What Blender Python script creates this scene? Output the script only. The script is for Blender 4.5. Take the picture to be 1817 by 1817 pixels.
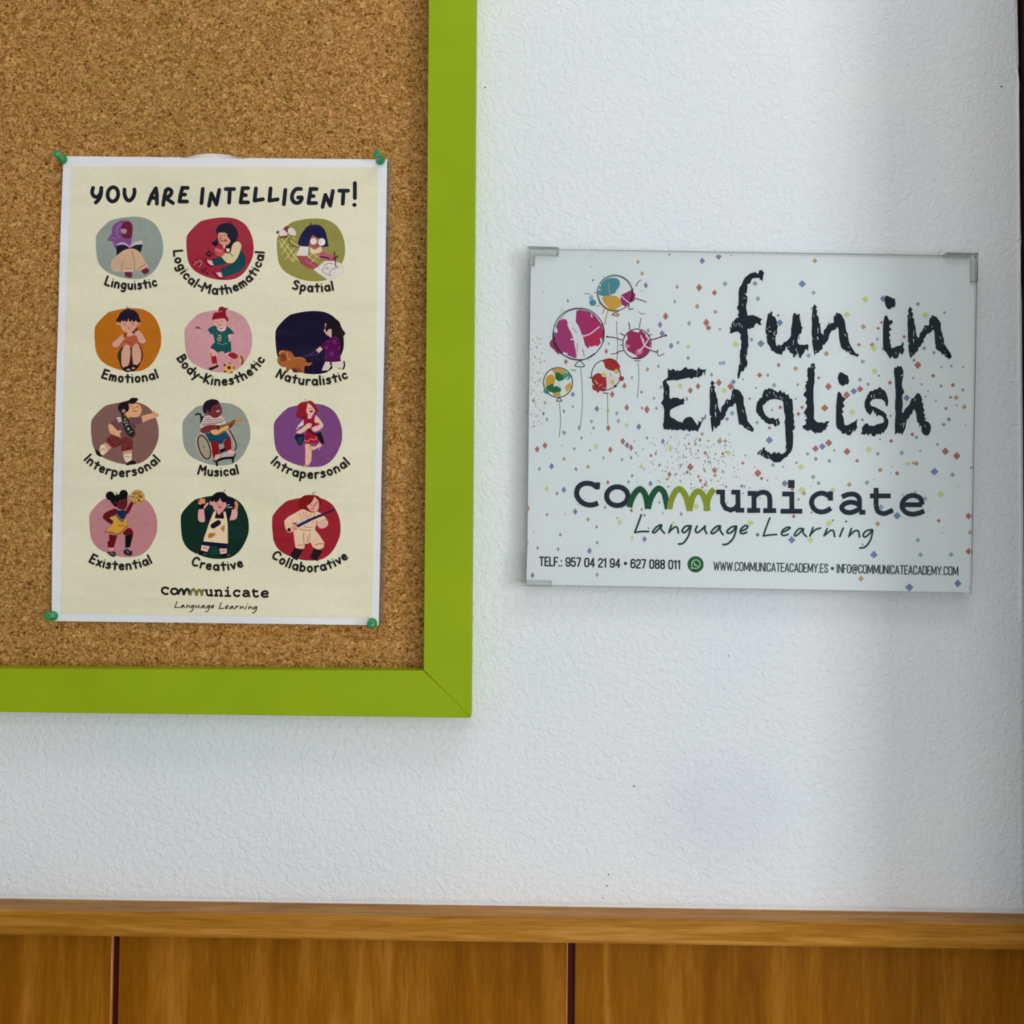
import bpy, bmesh, math, random
from mathutils import Vector, Matrix
from mathutils.geometry import tessellate_polygon

for o in list(bpy.data.objects):
    bpy.data.objects.remove(o, do_unlink=True)
SC = bpy.context.scene
COL = SC.collection

# ------------------------------------------------------------------ camera
F = 1817.0                       # focal length in pixels of the 1817 px frame
D = 0.914                        # camera to wall
CZ = 1.36                        # camera height
cam_data = bpy.data.cameras.new('camera')
cam_data.sensor_width = 36.0
cam_data.sensor_fit = 'HORIZONTAL'
cam_data.lens = 36.0 * F / 1817.0
cam_data.clip_start = 0.01
cam = bpy.data.objects.new('camera', cam_data)
COL.objects.link(cam)
CAMROT = Matrix.Rotation(math.radians(91.9), 3, 'X') @ Matrix.Rotation(0.0098, 3, 'Z')
cam.matrix_world = Matrix.Translation((0, -D, CZ)) @ CAMROT.to_4x4()
SC.camera = cam

# ------------------------------------------------------------------ world, lights, exposure
SC.view_settings.view_transform = 'Standard'
SC.view_settings.look = 'None'
SC.view_settings.gamma = 1.0
SC.view_settings.use_curve_mapping = False
SC.view_settings.exposure = -0.04
SC.cycles.max_bounces = 8
SC.cycles.transparent_max_bounces = 16
w = bpy.data.worlds.new('room_light')
SC.world = w
w.use_nodes = True
bg = w.node_tree.nodes['Background']
bg.inputs['Color'].default_value = (0.93, 0.97, 1.0, 1)
bg.inputs['Strength'].default_value = 0.37


def area(name, loc, target, size, size_y, power, color):
    l = bpy.data.lights.new(name, 'AREA')
    l.shape = 'RECTANGLE'
    l.size, l.size_y = size, size_y
    l.energy = power
    l.color = color
    o = bpy.data.objects.new(name, l)
    COL.objects.link(o)
    o.location = loc
    o.rotation_euler = (Vector(target) - Vector(loc)).to_track_quat('-Z', 'Y').to_euler()
    return o


area('ceiling_panel_light', (0.35, -0.70, 2.66), (0.25, -0.10, 1.1), 1.1, 0.35, 5.2, (1.0, 0.98, 0.95))
area('high_fill_light', (-0.50, -2.3, 2.56), (0.0, 0, 1.4), 1.7, 0.12, 3.4, (0.95, 0.97, 1.0))  # added fill, not a known window; placed so the lifted film catches a highlight
area('low_fill_light', (0.45, -1.65, 0.90), (0.30, 0, 1.08), 0.9, 0.34, 6.2, (0.93, 0.96, 1.0))  # added low fill with no known window behind it; brightens the lower wall
area('side_window_light', (1.95, -2.1, 1.5), (0.1, 0, 1.2), 0.6, 1.2, 22, (0.95, 0.97, 1.0))

# ------------------------------------------------------------------ helpers
K = 0.72


def lin(c):
    c = c / 255.0
    return c / 12.92 if c <= 0.04045 else ((c + 0.055) / 1.055) ** 2.4


def alb(rgb, k=K):
    return tuple(min(0.92, lin(v) / k) for v in rgb) + (1.0,)


def P(px, py, h=0.0):
    d = CAMROT @ Vector(((px - 908.5) / F, -(py - 908.5) / F, -1.0))
    t = (D - h) / d.y
    return Vector((d.x * t, -h, CZ + d.z * t))


def link(name, me, mats, parent=None):
    o = bpy.data.objects.new(name, me)
    for m in (mats if isinstance(mats, (list, tuple)) else [mats]):
        me.materials.append(m)
    COL.objects.link(o)
    if parent:
        o.parent = parent
    return o


def tag(o, label=None, cat=None, group=None, kind=None):
    if label: o['label'] = label
    if cat: o['category'] = cat
    if group: o['group'] = group
    if kind: o['kind'] = kind
    return o


def empty(name, loc, label=None, cat=None, group=None, kind=None):
    o = bpy.data.objects.new(name, None)
    o.empty_display_size = 0.02
    o.location = loc
    COL.objects.link(o)
    return tag(o, label, cat, group, kind)


def mesh(name, verts, faces):
    me = bpy.data.meshes.new(name)
    me.from_pydata([tuple(v) for v in verts], [], faces)
    me.update()
    return me


def bevel(me, off, seg=2, mat_keep=True):
    bm = bmesh.new()
    bm.from_mesh(me)
    bmesh.ops.remove_doubles(bm, verts=bm.verts, dist=1e-7)
    bmesh.ops.recalc_face_normals(bm, faces=bm.faces)
    es = [e for e in bm.edges if len(e.link_faces) == 2 and e.calc_face_angle(0) > 0.4]
    bmesh.ops.bevel(bm, geom=es, offset=off, segments=seg, affect='EDGES', profile=0.5)
    bm.to_mesh(me)
    bm.free()
    return me


def prism_px(name, pts, hf, hb, org, off=0.0, seg=2):
    """pts: pixel outline of the front face at height hf off the wall, extruded back to hb"""
    fr = [P(x, y, hf) - org for x, y in pts]
    bk = [Vector((v.x, v.y + (hf - hb), v.z)) for v in fr]
    n = len(pts)
    faces = [list(range(n)), list(range(2 * n - 1, n - 1, -1))]
    for i in range(n):
        j = (i + 1) % n
        faces.append([i, i + n, j + n, j])
    me = mesh(name, fr + bk, faces)
    bm = bmesh.new(); bm.from_mesh(me)
    bmesh.ops.recalc_face_normals(bm, faces=bm.faces)
    bm.to_mesh(me); bm.free()
    if off:
        bevel(me, off, seg)
    return me


def box(name, lo, hi, org=Vector((0, 0, 0)), off=0.0, seg=2):
    x0, y0, z0 = Vector(lo) - org
    x1, y1, z1 = Vector(hi) - org
    v = [(x0, y0, z0), (x1, y0, z0), (x1, y1, z0), (x0, y1, z0), (x0, y0, z1), (x1, y0, z1), (x1, y1, z1), (x0, y1, z1)]
    f = [(0, 3, 2, 1), (4, 5, 6, 7), (0, 1, 5, 4), (1, 2, 6, 5), (2, 3, 7, 6), (3, 0, 4, 7)]
    me = mesh(name, v, f)
    if off:
        bevel(me, off, seg)
    return me


# ------------------------------------------------------------------ materials
class M:
    def __init__(s, name):
        s.m = bpy.data.materials.new(name)
        s.m.use_nodes = True
        s.t = s.m.node_tree
        s.b = s.t.nodes['Principled BSDF']

    def n(s, t, **kw):
        nd = s.t.nodes.new(t)
        for k, v in kw.items():
            if k in nd.inputs:
                nd.inputs[k].default_value = v
            else:
                setattr(nd, k, v)
        return nd

    def l(s, a, b):
        s.t.links.new(a, b)

    def coord(s, scale=(1, 1, 1), loc=(0, 0, 0), out='Object'):
        tc = s.n('ShaderNodeNewGeometry')
        mp = s.n('ShaderNodeMapping')
        mp.inputs['Scale'].default_value = scale
        mp.inputs['Location'].default_value = loc
        s.l(tc.outputs['Position'], mp.inputs['Vector'])
        return mp.outputs['Vector']

    def noise(s, vec, scale, detail=3, rough=0.5, dist=0.0):
        nd = s.n('ShaderNodeTexNoise')
        nd.inputs['Scale'].default_value = scale
        nd.inputs['Detail'].default_value = detail
        nd.inputs['Roughness'].default_value = rough
        nd.inputs['Distortion'].default_value = dist
        s.l(vec, nd.inputs['Vector'])
        return nd.outputs['Fac']

    def ramp(s, fac, stops):
        r = s.n('ShaderNodeValToRGB')
        cr = r.color_ramp
        while len(cr.elements) < len(stops):
            cr.elements.new(0.5)
        for e, (p, c) in zip(cr.elements, stops):
            e.position = p
            e.color = c
        s.l(fac, r.inputs['Fac'])
        return r.outputs['Color']

    def mix(s, a, b, fac, mode='MIX'):
        nd = s.n('ShaderNodeMix')
        nd.data_type = 'RGBA'
        nd.blend_type = mode
        for sock, v in ((nd.inputs[0], fac), (nd.inputs[6], a), (nd.inputs[7], b)):
            if hasattr(v, 'is_linked'):
                s.l(v, sock)
            else:
                sock.default_value = v
        return nd.outputs[2]

    def bump(s, h, dist, strength=1.0, prev=None):
        nd = s.n('ShaderNodeBump')
        nd.inputs['Distance'].default_value = dist
        nd.inputs['Strength'].default_value = strength
        s.l(h, nd.inputs['Height'])
        if prev is not None:
            s.l(prev, nd.inputs['Normal'])
        return nd.outputs['Normal']

    def set(s, color=None, rough=0.5, spec=0.5, normal=None):
        if color is not None:
            if hasattr(color, 'is_linked'):
                s.l(color, s.b.inputs['Base Color'])
            else:
                s.b.inputs['Base Color'].default_value = color
        s.b.inputs['Roughness'].default_value = rough
        s.b.inputs['Specular IOR Level'].default_value = spec
        if normal is not None:
            s.l(normal, s.b.inputs['Normal'])
        return s.m


def g4(v, a=1.0):
    return (v, v, v, a)


# plaster wall
m = M('white_plaster')
vec = m.coord()
n1 = m.noise(vec, 200, 4, 0.55, 0.8)
n2 = m.noise(vec, 420, 2, 0.5)
n3 = m.noise(vec, 3.2, 3, 0.6)
cold = m.ramp(n3, [(0.32, alb((203, 209, 214))), (0.5, alb((206, 210, 216))), (0.7, alb((211, 213, 214)))])
# grubby smudge left below the sign
sp = m.n('ShaderNodeVectorMath'); sp.operation = 'SUBTRACT'
gg = m.n('ShaderNodeNewGeometry')
m.l(gg.outputs['Position'], sp.inputs[0]); sp.inputs[1].default_value = P(1262, 1440)
sc_ = m.n('ShaderNodeVectorMath'); sc_.operation = 'MULTIPLY'
m.l(sp.outputs[0], sc_.inputs[0]); sc_.inputs[1].default_value = (11, 1, 14)
ln = m.n('ShaderNodeVectorMath'); ln.operation = 'LENGTH'; m.l(sc_.outputs[0], ln.inputs[0])
mr = m.n('ShaderNodeMapRange'); m.l(ln.outputs['Value'], mr.inputs['Value'])
mr.inputs['From Min'].default_value = 1.0; mr.inputs['From Max'].default_value = 0.0
mul = m.n('ShaderNodeMath'); mul.operation = 'MULTIPLY'
m.l(mr.outputs[0], mul.inputs[0]); m.l(m.noise(vec, 26, 3), mul.inputs[1])
col = m.mix(cold, alb((188, 192, 202)), mul.outputs[0])
nb = m.bump(n1, 0.0022, 0.75)
nb = m.bump(n2, 0.0006, 0.4, nb)
nb = m.bump(n3, 0.02, 0.15, nb)
WALL = m.set(col, 0.62, 0.25, nb)

# lime green painted wood
m = M('lime_green_paint')
vec = m.coord()
n1 = m.noise(vec, 900, 2)
n2 = m.noise(vec, 12, 3)
col = m.ramp(n2, [(0.3, alb((126, 148, 4))), (0.7, alb((133, 155, 8)))])
LIME = m.set(col, 0.55, 0.18, m.bump(n1, 0.0002, 0.35))

# cork
m = M('cork')
vec = m.coord((1, 1, 1.15))
n1 = m.noise(vec, 290, 3, 0.62, 1.5)
n2 = m.noise(vec, 800, 2, 0.5)
n3 = m.noise(vec, 5, 2)
v1 = m.n('ShaderNodeTexVoronoi'); v1.inputs['Scale'].default_value = 300; m.l(vec, v1.inputs['Vector'])
v2 = m.n('ShaderNodeTexVoronoi'); v2.inputs['Scale'].default_value = 105; m.l(vec, v2.inputs['Vector'])
v2.inputs['Randomness'].default_value = 1.0
base = m.ramp(n1, [(0.30, alb((76, 42, 4))), (0.41, alb((126, 85, 34))), (0.54, alb((166, 124, 68))), (0.70, alb((204, 160, 104)))])
grain = m.mix(base, v1.outputs['Color'], 0.10, 'SOFT_LIGHT')
warm = m.ramp(n3, [(0.35, (0.94, 0.97, 0.92, 1)), (0.65, (1.06, 1.0, 1.0, 1))])
grain = m.mix(grain, warm, 1.0, 'MULTIPLY')
pit = m.ramp(v2.outputs['Distance'], [(0.10, g4(1)), (0.17, g4(0))])
sel = m.ramp(m.noise(vec, 60, 1), [(0.6, g4(0)), (0.63, g4(1))])
pitm = m.mix(pit, sel, 1.0, 'MULTIPLY')
grain = m.mix(grain, alb((74, 38, 10)), pitm)
CORK = m.set(grain, 0.85, 0.15, m.bump(n2, 0.0005, 0.5, m.bump(n1, 0.0016, 0.8)))


def wood(name, c0, c1, c2, axis, spec=0.4, rough=0.42):
    m = M(name)
    if axis == 'x':
        s1, s2, s3 = (7, 90, 130), (40, 500, 700), (1.5, 9, 9)
    else:
        s1, s2, s3 = (60, 60, 4.5), (620, 620, 60), (7, 7, 1.4)
    a = m.noise(m.coord(s1), 1.0, 3, 0.55, 0.8)
    b = m.noise(m.coord(s2), 1.0, 3, 0.6, 0.2)
    c = m.noise(m.coord(s3), 1.0, 3, 0.5, 0.6)
    f1 = m.n('ShaderNodeMath'); f1.operation = 'MULTIPLY_ADD'
    m.l(b, f1.inputs[0]); f1.inputs[1].default_value = 0.45; m.l(a, f1.inputs[2])
    f2 = m.n('ShaderNodeMath'); f2.operation = 'MULTIPLY_ADD'
    m.l(c, f2.inputs[0]); f2.inputs[1].default_value = 0.7; m.l(f1.outputs[0], f2.inputs[2])
    col = m.ramp(f2.outputs[0], [(0.70, alb(c0)), (1.08 if False else 0.98, alb(c1)), (1.0, alb(c2))])
    mr = m.n('ShaderNodeMapRange')
    m.l(f2.outputs[0], mr.inputs['Value'])
    mr.inputs['From Min'].default_value = 0.75; mr.inputs['From Max'].default_value = 1.4
    col = m.ramp(mr.outputs[0], [(0.1, alb(c0)), (0.5, alb(c1)), (0.95, alb(c2))])
    return m.set(col, rough, spec, m.bump(b, 0.0002, 0.3))


RAILW = wood('beech_rail', (124, 79, 12), (152, 102, 34), (178, 127, 62), 'x', 0.07, 0.22)
PANELW = wood('oak_veneer', (112, 64, 0), (130, 79, 6), (156, 102, 30), 'z', 0.08, 0.5)
m = M('raw_veneer_edge')
EDGEW = m.set(m.ramp(m.noise(m.coord((1, 1, 0.2)), 200), [(0.3, alb((170, 110, 60))), (0.7, alb((196, 136, 84)))]), 0.55, 0.3)
m = M('maroon_backing')
MAROON = m.set(m.ramp(m.noise(m.coord(), 80), [(0.3, alb((50, 6, 4))), (0.7, alb((64, 10, 8)))]), 0.6, 0.2)
m = M('dark_brown_door_paint')
DOORM = m.set(m.ramp(m.noise(m.coord((30, 30, 3)), 2), [(0.3, alb((30, 10, 10))), (0.7, alb((42, 18, 14)))]), 0.5, 0.3)
m = M('terrazzo_floor')
FLOORM = m.set(m.ramp(m.noise(m.coord(), 60, 5), [(0.35, alb((120, 110, 98))), (0.7, alb((170, 160, 146)))]), 0.4, 0.4)
m = M('ceiling_paint')
CEILM = m.set(m.ramp(m.noise(m.coord(), 20, 3), [(0.3, alb((205, 205, 203))), (0.7, alb((212, 212, 210)))]), 0.8, 0.1)


def ink(name, attr=True, base=None, bumpz=0.0, rough=0.32, coat=0.0, grain=0.07, spec=0.3):
    m = M(name)
    vec = m.coord()
    n = m.noise(vec, 260, 3, 0.6)
    tint = m.ramp(n, [(0.25, g4(1 - grain)), (0.75, g4(1 + grain * 0.4))])
    if attr:
        at = m.n('ShaderNodeAttribute'); at.attribute_name = 'ink'
        c = at.outputs['Color']
    else:
        n2 = m.noise(m.coord((1, 1, 1)), 9, 3)
        c = m.ramp(n2, [(0.3, alb(base[0])), (0.7, alb(base[1]))])
    c = m.mix(c, tint, 1.0, 'MULTIPLY')
    nb = None
    if bumpz:
        wv = m.noise(m.coord((2.5, 1, 9.0)), 2.2, 2, 0.5, 0.3)
        nb = m.bump(wv, bumpz, 1.0)
    return m.set(c, rough, spec, nb)


PAPER = ink('cream_laminated_print', False, ((205, 200, 170), (212, 206, 180)), 0.006, 0.36, grain=0.05)
WHITE_B = ink('white_laminated_margin', False, ((204, 206, 210), (212, 213, 216)), 0.006, 0.34, grain=0.02)
INK = ink('laminated_ink', True, None, 0.006, 0.30, grain=0.10, spec=0.16)
SPAPER = ink('sign_paper', False, ((203, 210, 210), (208, 215, 216)), 0.0, 0.6, grain=0.025)
SINK = ink('sign_ink', True, None, 0.0, 0.6, grain=0.06, spec=0.1)

# clear plastics
def clear(name, tint, gloss, rough=0.06, edge=0.0, wave=0.0, ior=1.45):
    m = bpy.data.materials.new(name)
    m.use_nodes = True
    t = m.node_tree
    for n in list(t.nodes):
        t.nodes.remove(n)
    out = t.nodes.new('ShaderNodeOutputMaterial')
    tr = t.nodes.new('ShaderNodeBsdfTransparent'); tr.inputs['Color'].default_value = tint
    gl = t.nodes.new('ShaderNodeBsdfGlossy'); gl.inputs['Roughness'].default_value = rough
    gl.inputs['Color'].default_value = (0.95, 0.97, 0.96, 1)
    fr = t.nodes.new('ShaderNodeFresnel'); fr.inputs['IOR'].default_value = ior
    mu = t.nodes.new('ShaderNodeMath'); mu.operation = 'MULTIPLY'; mu.inputs[1].default_value = gloss
    t.links.new(fr.outputs[0], mu.inputs[0])
    mx = t.nodes.new('ShaderNodeMixShader')
    t.links.new(mu.outputs[0], mx.inputs[0]); t.links.new(tr.outputs[0], mx.inputs[1]); t.links.new(gl.outputs[0], mx.inputs[2])
    last = mx
    if edge:
        df = t.nodes.new('ShaderNodeBsdfDiffuse'); df.inputs['Color'].default_value = (0.45, 0.47, 0.42, 1)
        mx2 = t.nodes.new('ShaderNodeMixShader'); mx2.inputs[0].default_value = edge
        t.links.new(mx.outputs[0], mx2.inputs[1]); t.links.new(df.outputs[0], mx2.inputs[2])
        last = mx2
    t.links.new(last.outputs[0], out.inputs[0])
    return m


FILM = clear('clear_laminate_film', (0.90, 0.87, 0.84, 1), 0.5, 0.25, 0.07)
LOBE = clear('lifted_laminate_film', (0.93, 0.92, 0.90, 1), 9.0, 0.16, 0.04)
ACRYL = clear('clear_acrylic', (0.985, 0.99, 0.988, 1), 0.5, 0.04)
ACRYL_E = clear('acrylic_cut_edge', (0.62, 0.58, 0.48, 1), 1.0, 0.1, 0.35)
CLIPM = clear('clear_corner_clip', (0.95, 0.96, 0.955, 1), 1.3, 0.08, 0.05)
m = M('green_pin_plastic')
PINM = m.set(alb((8, 128, 70)), 0.16, 0.6)
m.b.inputs['Subsurface Weight'].default_value = 0.0
m.b.inputs['Coat Weight'].default_value = 0.4
m = M('pin_steel')
STEEL = m.set((0.6, 0.6, 0.62, 1), 0.3, 0.5)
m.b.inputs['Metallic'].default_value = 1.0

# ------------------------------------------------------------------ the setting
O0 = Vector((0, 0, 0))
# back wall with an uneven plaster edge on the right
rnd = random.Random(4)
edge_px = [(1808.0, -300), (1808.2, 0), (1809.4, 60), (1810.6, 110), (1809.2, 130), (1811.0, 150), (1812.4, 215), (1812.8, 300),
           (1813.8, 380), (1815.0, 430), (1814.0, 470), (1816.0, 540), (1816.6, 640), (1818.0, 760), (1819.0, 900), (1820, 1100), (1821, 1640)]
ev = [P(x, y, 0.0) for x, y in edge_px]
ev = [Vector((ev[0].x, 0, 2.7))] + ev + [Vector((ev[-1].x, 0, 0.0))]
XL = -2.2
vs, fs = [], []
for v in ev:
    vs += [(XL, 0, v.z), (v.x - 0.004, 0, v.z), (v.x - 0.0012, 0.0008, v.z), (v.x, 0.004, v.z), (v.x, 0.14, v.z), (XL, 0.14, v.z)]
for i in range(len(ev) - 1):
    a, b = i * 6, (i + 1) * 6
    for k in range(6):
        k2 = (k + 1) % 6
        fs.append((a + k, a + k2, b + k2, b + k))
fs.append((5, 4, 3, 2, 1, 0)); e = (len(ev) - 1) * 6; fs.append((e, e + 1, e + 2, e + 3, e + 4, e + 5))
me = mesh('wall_back', vs, fs)
bm = bmesh.new(); bm.from_mesh(me); bmesh.ops.recalc_face_normals(bm, faces=bm.faces); bm.to_mesh(me); bm.free()
wall = tag(link('wall_back', me, WALL), 'rough white plaster wall behind the board and the sign', kind='structure')
# plaster beading along the chipped edge
bead = [(1803.5, 118), (1805.5, 135), (1806.5, 150), (1806.0, 190), (1807.0, 300), (1807.6, 400), (1808.6, 470), (1808.0, 560), (1809.5, 700), (1810.5, 900), (1811.5, 1100)]
vs, fs = [], []
for i, (x, y) in enumerate(bead):
    p = P(x, y)
    wdt = 0.0011 + 0.0005 * rnd.random()
    vs += [(p.x - wdt, -0.00001, p.z), (p.x - wdt * 0.4, -0.0009, p.z), (p.x + wdt * 0.5, -0.0010, p.z), (p.x + wdt, -0.00001, p.z)]
for i in range(len(bead) - 1):
    for k in range(3):
        a = i * 4 + k
        fs.append((a, a + 4, a + 5, a + 1))
me = mesh('plaster_bead', vs, fs)
for p_ in me.polygons: p_.use_smooth = True
link('plaster_bead', me, WALL, wall)
# paint chips and scars near the edge
for (x, y, rx, ry, hh) in [(1795, 677, 8, 1.6, 0.0012), (1800, 648, 3, 3, 0.0010), (1806, 425, 3, 4, 0.0016), (1801, 752, 7, 1.5, 0.0010),
                           (1784, 640, 7, 1.2, 0.0006), (1793, 1403, 2.2, 4, 0.0014), (1803, 905, 2.4, 4, 0.0010)]:
    c = P(x, y); s = D / F
    vs = [(c.x, -hh, c.z)]; n = 10
    for k in range(n):
        a = 2 * math.pi * k / n; r = 0.75 + 0.4 * rnd.random()
        vs.append((c.x + rx * s * r * math.cos(a), 0.0, c.z + ry * s * r * math.sin(a)))
    me = mesh('plaster_scar', vs, [(0, 1 + k, 1 + (k + 1) % n) for k in range(n)])
    bm = bmesh.new(); bm.from_mesh(me); bmesh.ops.recalc_face_normals(bm, faces=bm.faces); bm.to_mesh(me); bm.free()
    link('plaster_scar', me, WALL, wall)
m = M('dark_speck')
SPECK = m.set(alb((95, 98, 100)), 0.7, 0.2)
for (x, y, r) in [(1125, 1395, 1.6), (1080, 1552, 1.4), (1077, 1572, 1.6), (1070, 1593, 1.2), (1777, 153.5, 1.8), (861, 155, 1.5), (1293, 1164, 1.2)]:
    c = P(x, y); s = D / F
    vs = [(c.x + r * s * math.cos(k * math.pi / 4) * (0.8 + 0.4 * rnd.random()), -0.00015, c.z + r * s * math.sin(k * math.pi / 4)) for k in range(8)]
    vs += [(v[0], 0.0, v[2]) for v in vs]
    me = mesh('speck', vs, [tuple(range(8))] + [(k, k + 8, (k + 1) % 8 + 8, (k + 1) % 8) for k in range(8)])
    link('speck', me, SPECK, wall)

floor = tag(link('floor', box('floor', (-2.2, -3.6, -0.05), (1.6, 0.14, 0.0)), FLOORM), kind='structure')
ceil_ = tag(link('ceiling', box('ceiling', (-2.2, -3.6, 2.7), (1.6, 0.14, 2.75)), CEILM), kind='structure')

# dark brown door standing open, square to the wall, just right of its edge
ex = P(1821, 1640).x
door = tag(link('door_1', box('door_1', (ex + 0.0015, -0.20, 0.0), (ex + 0.042, 0.139, 2.05), off=0.002), DOORM),
           'dark brown door standing open at the right edge of the wall', kind='structure')

# wainscot: maroon backing with tall veneered panels
wz = P(900, 1640, 0.0).z
wroot = empty('trim_2', (0, 0, 0), 'orange-brown veneered wainscot panels under the rail', kind='structure')
x_end = ex
link('backing_board', box('backing_board', (-2.2, -0.0045, 0.0), (x_end, -0.0001, wz - 0.004)), MAROON, wroot)


def panel(xa_top, xa_bot, xb_top, xb_bot, rawedge=True):
    # px edges at image rows 1660 and 1817 at panel face height
    hp = 0.009
    a0, a1 = P(xa_top, 1660, hp), P(xa_bot, 1817, hp)
    b0, b1 = P(xb_top, 1660, hp), P(xb_bot, 1817, hp)
    def xat(p0, p1, z):
        return p0.x + (p1.x - p0.x) * (z - p0.z) / (p1.z - p0.z)
    zt = wz - 0.004
    zb = 0.0
    xa0, xa1 = xat(a0, a1, zt), xat(a0, a1, a1.z)
    xb0, xb1 = xat(b0, b1, zt), xat(b0, b1, b1.z)
    vs = []
    for y in (-hp, -0.0046):
        vs += [(xa1, y, zb), (xb1, y, zb), (xb0, y, zt), (xa0, y, zt)]
    fs = [(0, 1, 2, 3), (7, 6, 5, 4), (0, 4, 5, 1), (1, 5, 6, 2), (2, 6, 7, 3), (3, 7, 4, 0)]
    me = mesh('panel', vs, fs)
    bevel(me, 0.0012, 2)
    o = link('panel', me, PANELW, wroot)
    if rawedge:   # pale lipping on the panel's right edge
        vs = []
        for (x0, x1, z) in ((xb1 - 0.0010, xb1 + 0.0002, zb), (xb0 - 0.0010, xb0 + 0.0002, zt)):
            vs += [(x0, -hp - 0.0002, z), (x1, -hp - 0.0002, z), (x1, -0.0047, z), (x0, -0.0047, z)]
        fs = [(0, 1, 2, 3), (7, 6, 5, 4), (0, 4, 5, 1), (1, 5, 6, 2), (2, 6, 7, 3), (3, 7, 4, 0)]
        me = mesh('edge_lipping', vs, fs)
        bm = bmesh.new(); bm.from_mesh(me); bmesh.ops.recalc_face_normals(bm, faces=bm.faces); bm.to_mesh(me); bm.free()
        link('edge_lipping', bevel(me, 0.0005, 1), EDGEW, o)


panel(-604, -612, 199.6, 196.6)
panel(211.5, 208, 1007.4, 1005.6)
panel(1020.5, 1019.0, 1822, 1824, False)
panel(-1415, -1430, -615, -623)
panel(-2226, -2248, -1426, -1441)

# chair rail
prof = [(0.0, 0.0), (0.0272, -0.0002)] + [(0.0272 + 0.0034 * math.sin(t * math.pi / 16), -0.0036 + 0.0034 * math.cos(t * math.pi / 16)) for t in range(1, 8)] + [(0.0306, -0.0040), (0.0306, -0.0185), (0.0300, -0.0203), (0.0280, -0.0210), (0.0, -0.0210)]
A = P(0, 1593.5); B = P(1817, 1620.0)
slope = (B.z - A.z) / (B.x - A.x)
vs, fs = [], []
xs = [XL] + [XL + (x_end + 0.0 - XL) * k / 24 for k in range(1, 25)]
for x in xs:
    z0 = A.z + slope * (x - A.x)
    for h, dz in prof:
        vs.append((x, -h - 0.00005, z0 + dz))
n = len(prof)
for i in range(len(xs) - 1):
    for k in range(n):
        k2 = (k + 1) % n
        fs.append((i * n + k, i * n + k2, (i + 1) * n + k2, (i + 1) * n + k))
fs.append(tuple(range(n))); fs.append(tuple(range(len(vs) - 1, len(vs) - n - 1, -1)))
me = mesh('trim_1', vs, fs)
bm = bmesh.new(); bm.from_mesh(me); bmesh.ops.recalc_face_normals(bm, faces=bm.faces); bm.to_mesh(me); bm.free()
for p_ in me.polygons: p_.use_smooth = False
rail = tag(link('trim_1', me, RAILW), 'varnished beech chair rail along the foot of the white wall', kind='structure')

# white caulk bead in the joint between wall and rail
vs, fs = [], []
rk = random.Random(2)
nk = 260
for i in range(nk + 1):
    x = XL + (x_end - XL) * i / nk
    z0 = A.z + slope * (x - A.x)
    j = 1 + (rk.random() - 0.5) * 0.45
    vs += [(x, -0.00002, z0 + 0.0017 * j), (x, -0.0008 * j, z0 + 0.0008), (x, -0.0012 * j, z0 - 0.0001)]
for i in range(nk):
    for k in range(2):
        a = i * 3 + k
        fs.append((a, a + 1, a + 4, a + 3))
me = mesh('caulk_bead', vs, fs)
for p_ in me.polygons: p_.use_smooth = True
m = M('white_caulk')
CAULK = m.set((0.86, 0.86, 0.85, 1), 0.35, 0.5)
tag(link('caulk_bead', me, CAULK, rail), 'thin white bead of filler along the back of the rail')

# ------------------------------------------------------------------ cork board
HC, HFm = 0.006, 0.026           # cork face, frame face
bl_in = [(-900, 1177), (0, 1186.5), (751.3, 1189.5)]
org = P(300, 600, 0.0)
board = empty('cork_board', org, 'large cork notice board in a lime green painted frame', 'notice board')
link('cork_panel', prism_px('cork_panel', [(-1005, -505), (775, -505), (760, 1205), (-1005, 1190)], HC, 0.0005, org), CORK, board)
# frame members, mitred
TRi, BRi = (763.9, -500), (751.3, 1189.5)
TRo, BRo = (849.2, -580), (835.4, 1273.8)
BLi, BLo = (-920, 1181.5), (-1005, 1250.5)
TLi, TLo = (-920, -500), (-1005, -580)
g = 0.28
mem = {
    'right': [(TRi[0] + g, TRi[1]), (TRo[0], TRo[1]), BRo, (794.0, 1231.5), (BRi[0] + 0.45, BRi[1] - 0.2)],
    'bottom': [(BRi[0] - 0.35, BRi[1] + 0.45), (793.9, 1231.6), BRo, BLo, BLi],
    'left': [TLi, BLi, BLo, TLo],
    'top': [TLi, TLo, TRo, TRi],
}
for k, pts in mem.items():
    link('frame_rail', prism_px('frame_rail', pts, HFm, 0.0004, org, 0.0005, 2), LIME, board)
# dark pin holes and bits of bark in the cork are in the material

# ------------------------------------------------------------------ flat print
def parse(s):
    return [tuple(float(v) for v in q.split(',')) for q in s.split()]


def catmull(pts, closed, sub=5):
    n = len(pts)
    out = []
    rng = range(n) if closed else range(n - 1)
    for i in rng:
        if closed:
            p0, p1, p2, p3 = pts[(i - 1) % n], pts[i], pts[(i + 1) % n], pts[(i + 2) % n]
        else:
            p0, p1, p2, p3 = pts[max(i - 1, 0)], pts[i], pts[i + 1], pts[min(i + 2, n - 1)]
        for k in range(sub):
            t = k / sub
            t2, t3 = t * t, t * t * t
            out.append(tuple(0.5 * ((2 * p1[a]) + (-p0[a] + p2[a]) * t + (2 * p0[a] - 5 * p1[a] + 4 * p2[a] - p3[a]) * t2 + (-p0[a] + 3 * p1[a] - 3 * p2[a] + p3[a]) * t3) for a in (0, 1)))
    if not closed:
        out.append(pts[-1])
    return out


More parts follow.
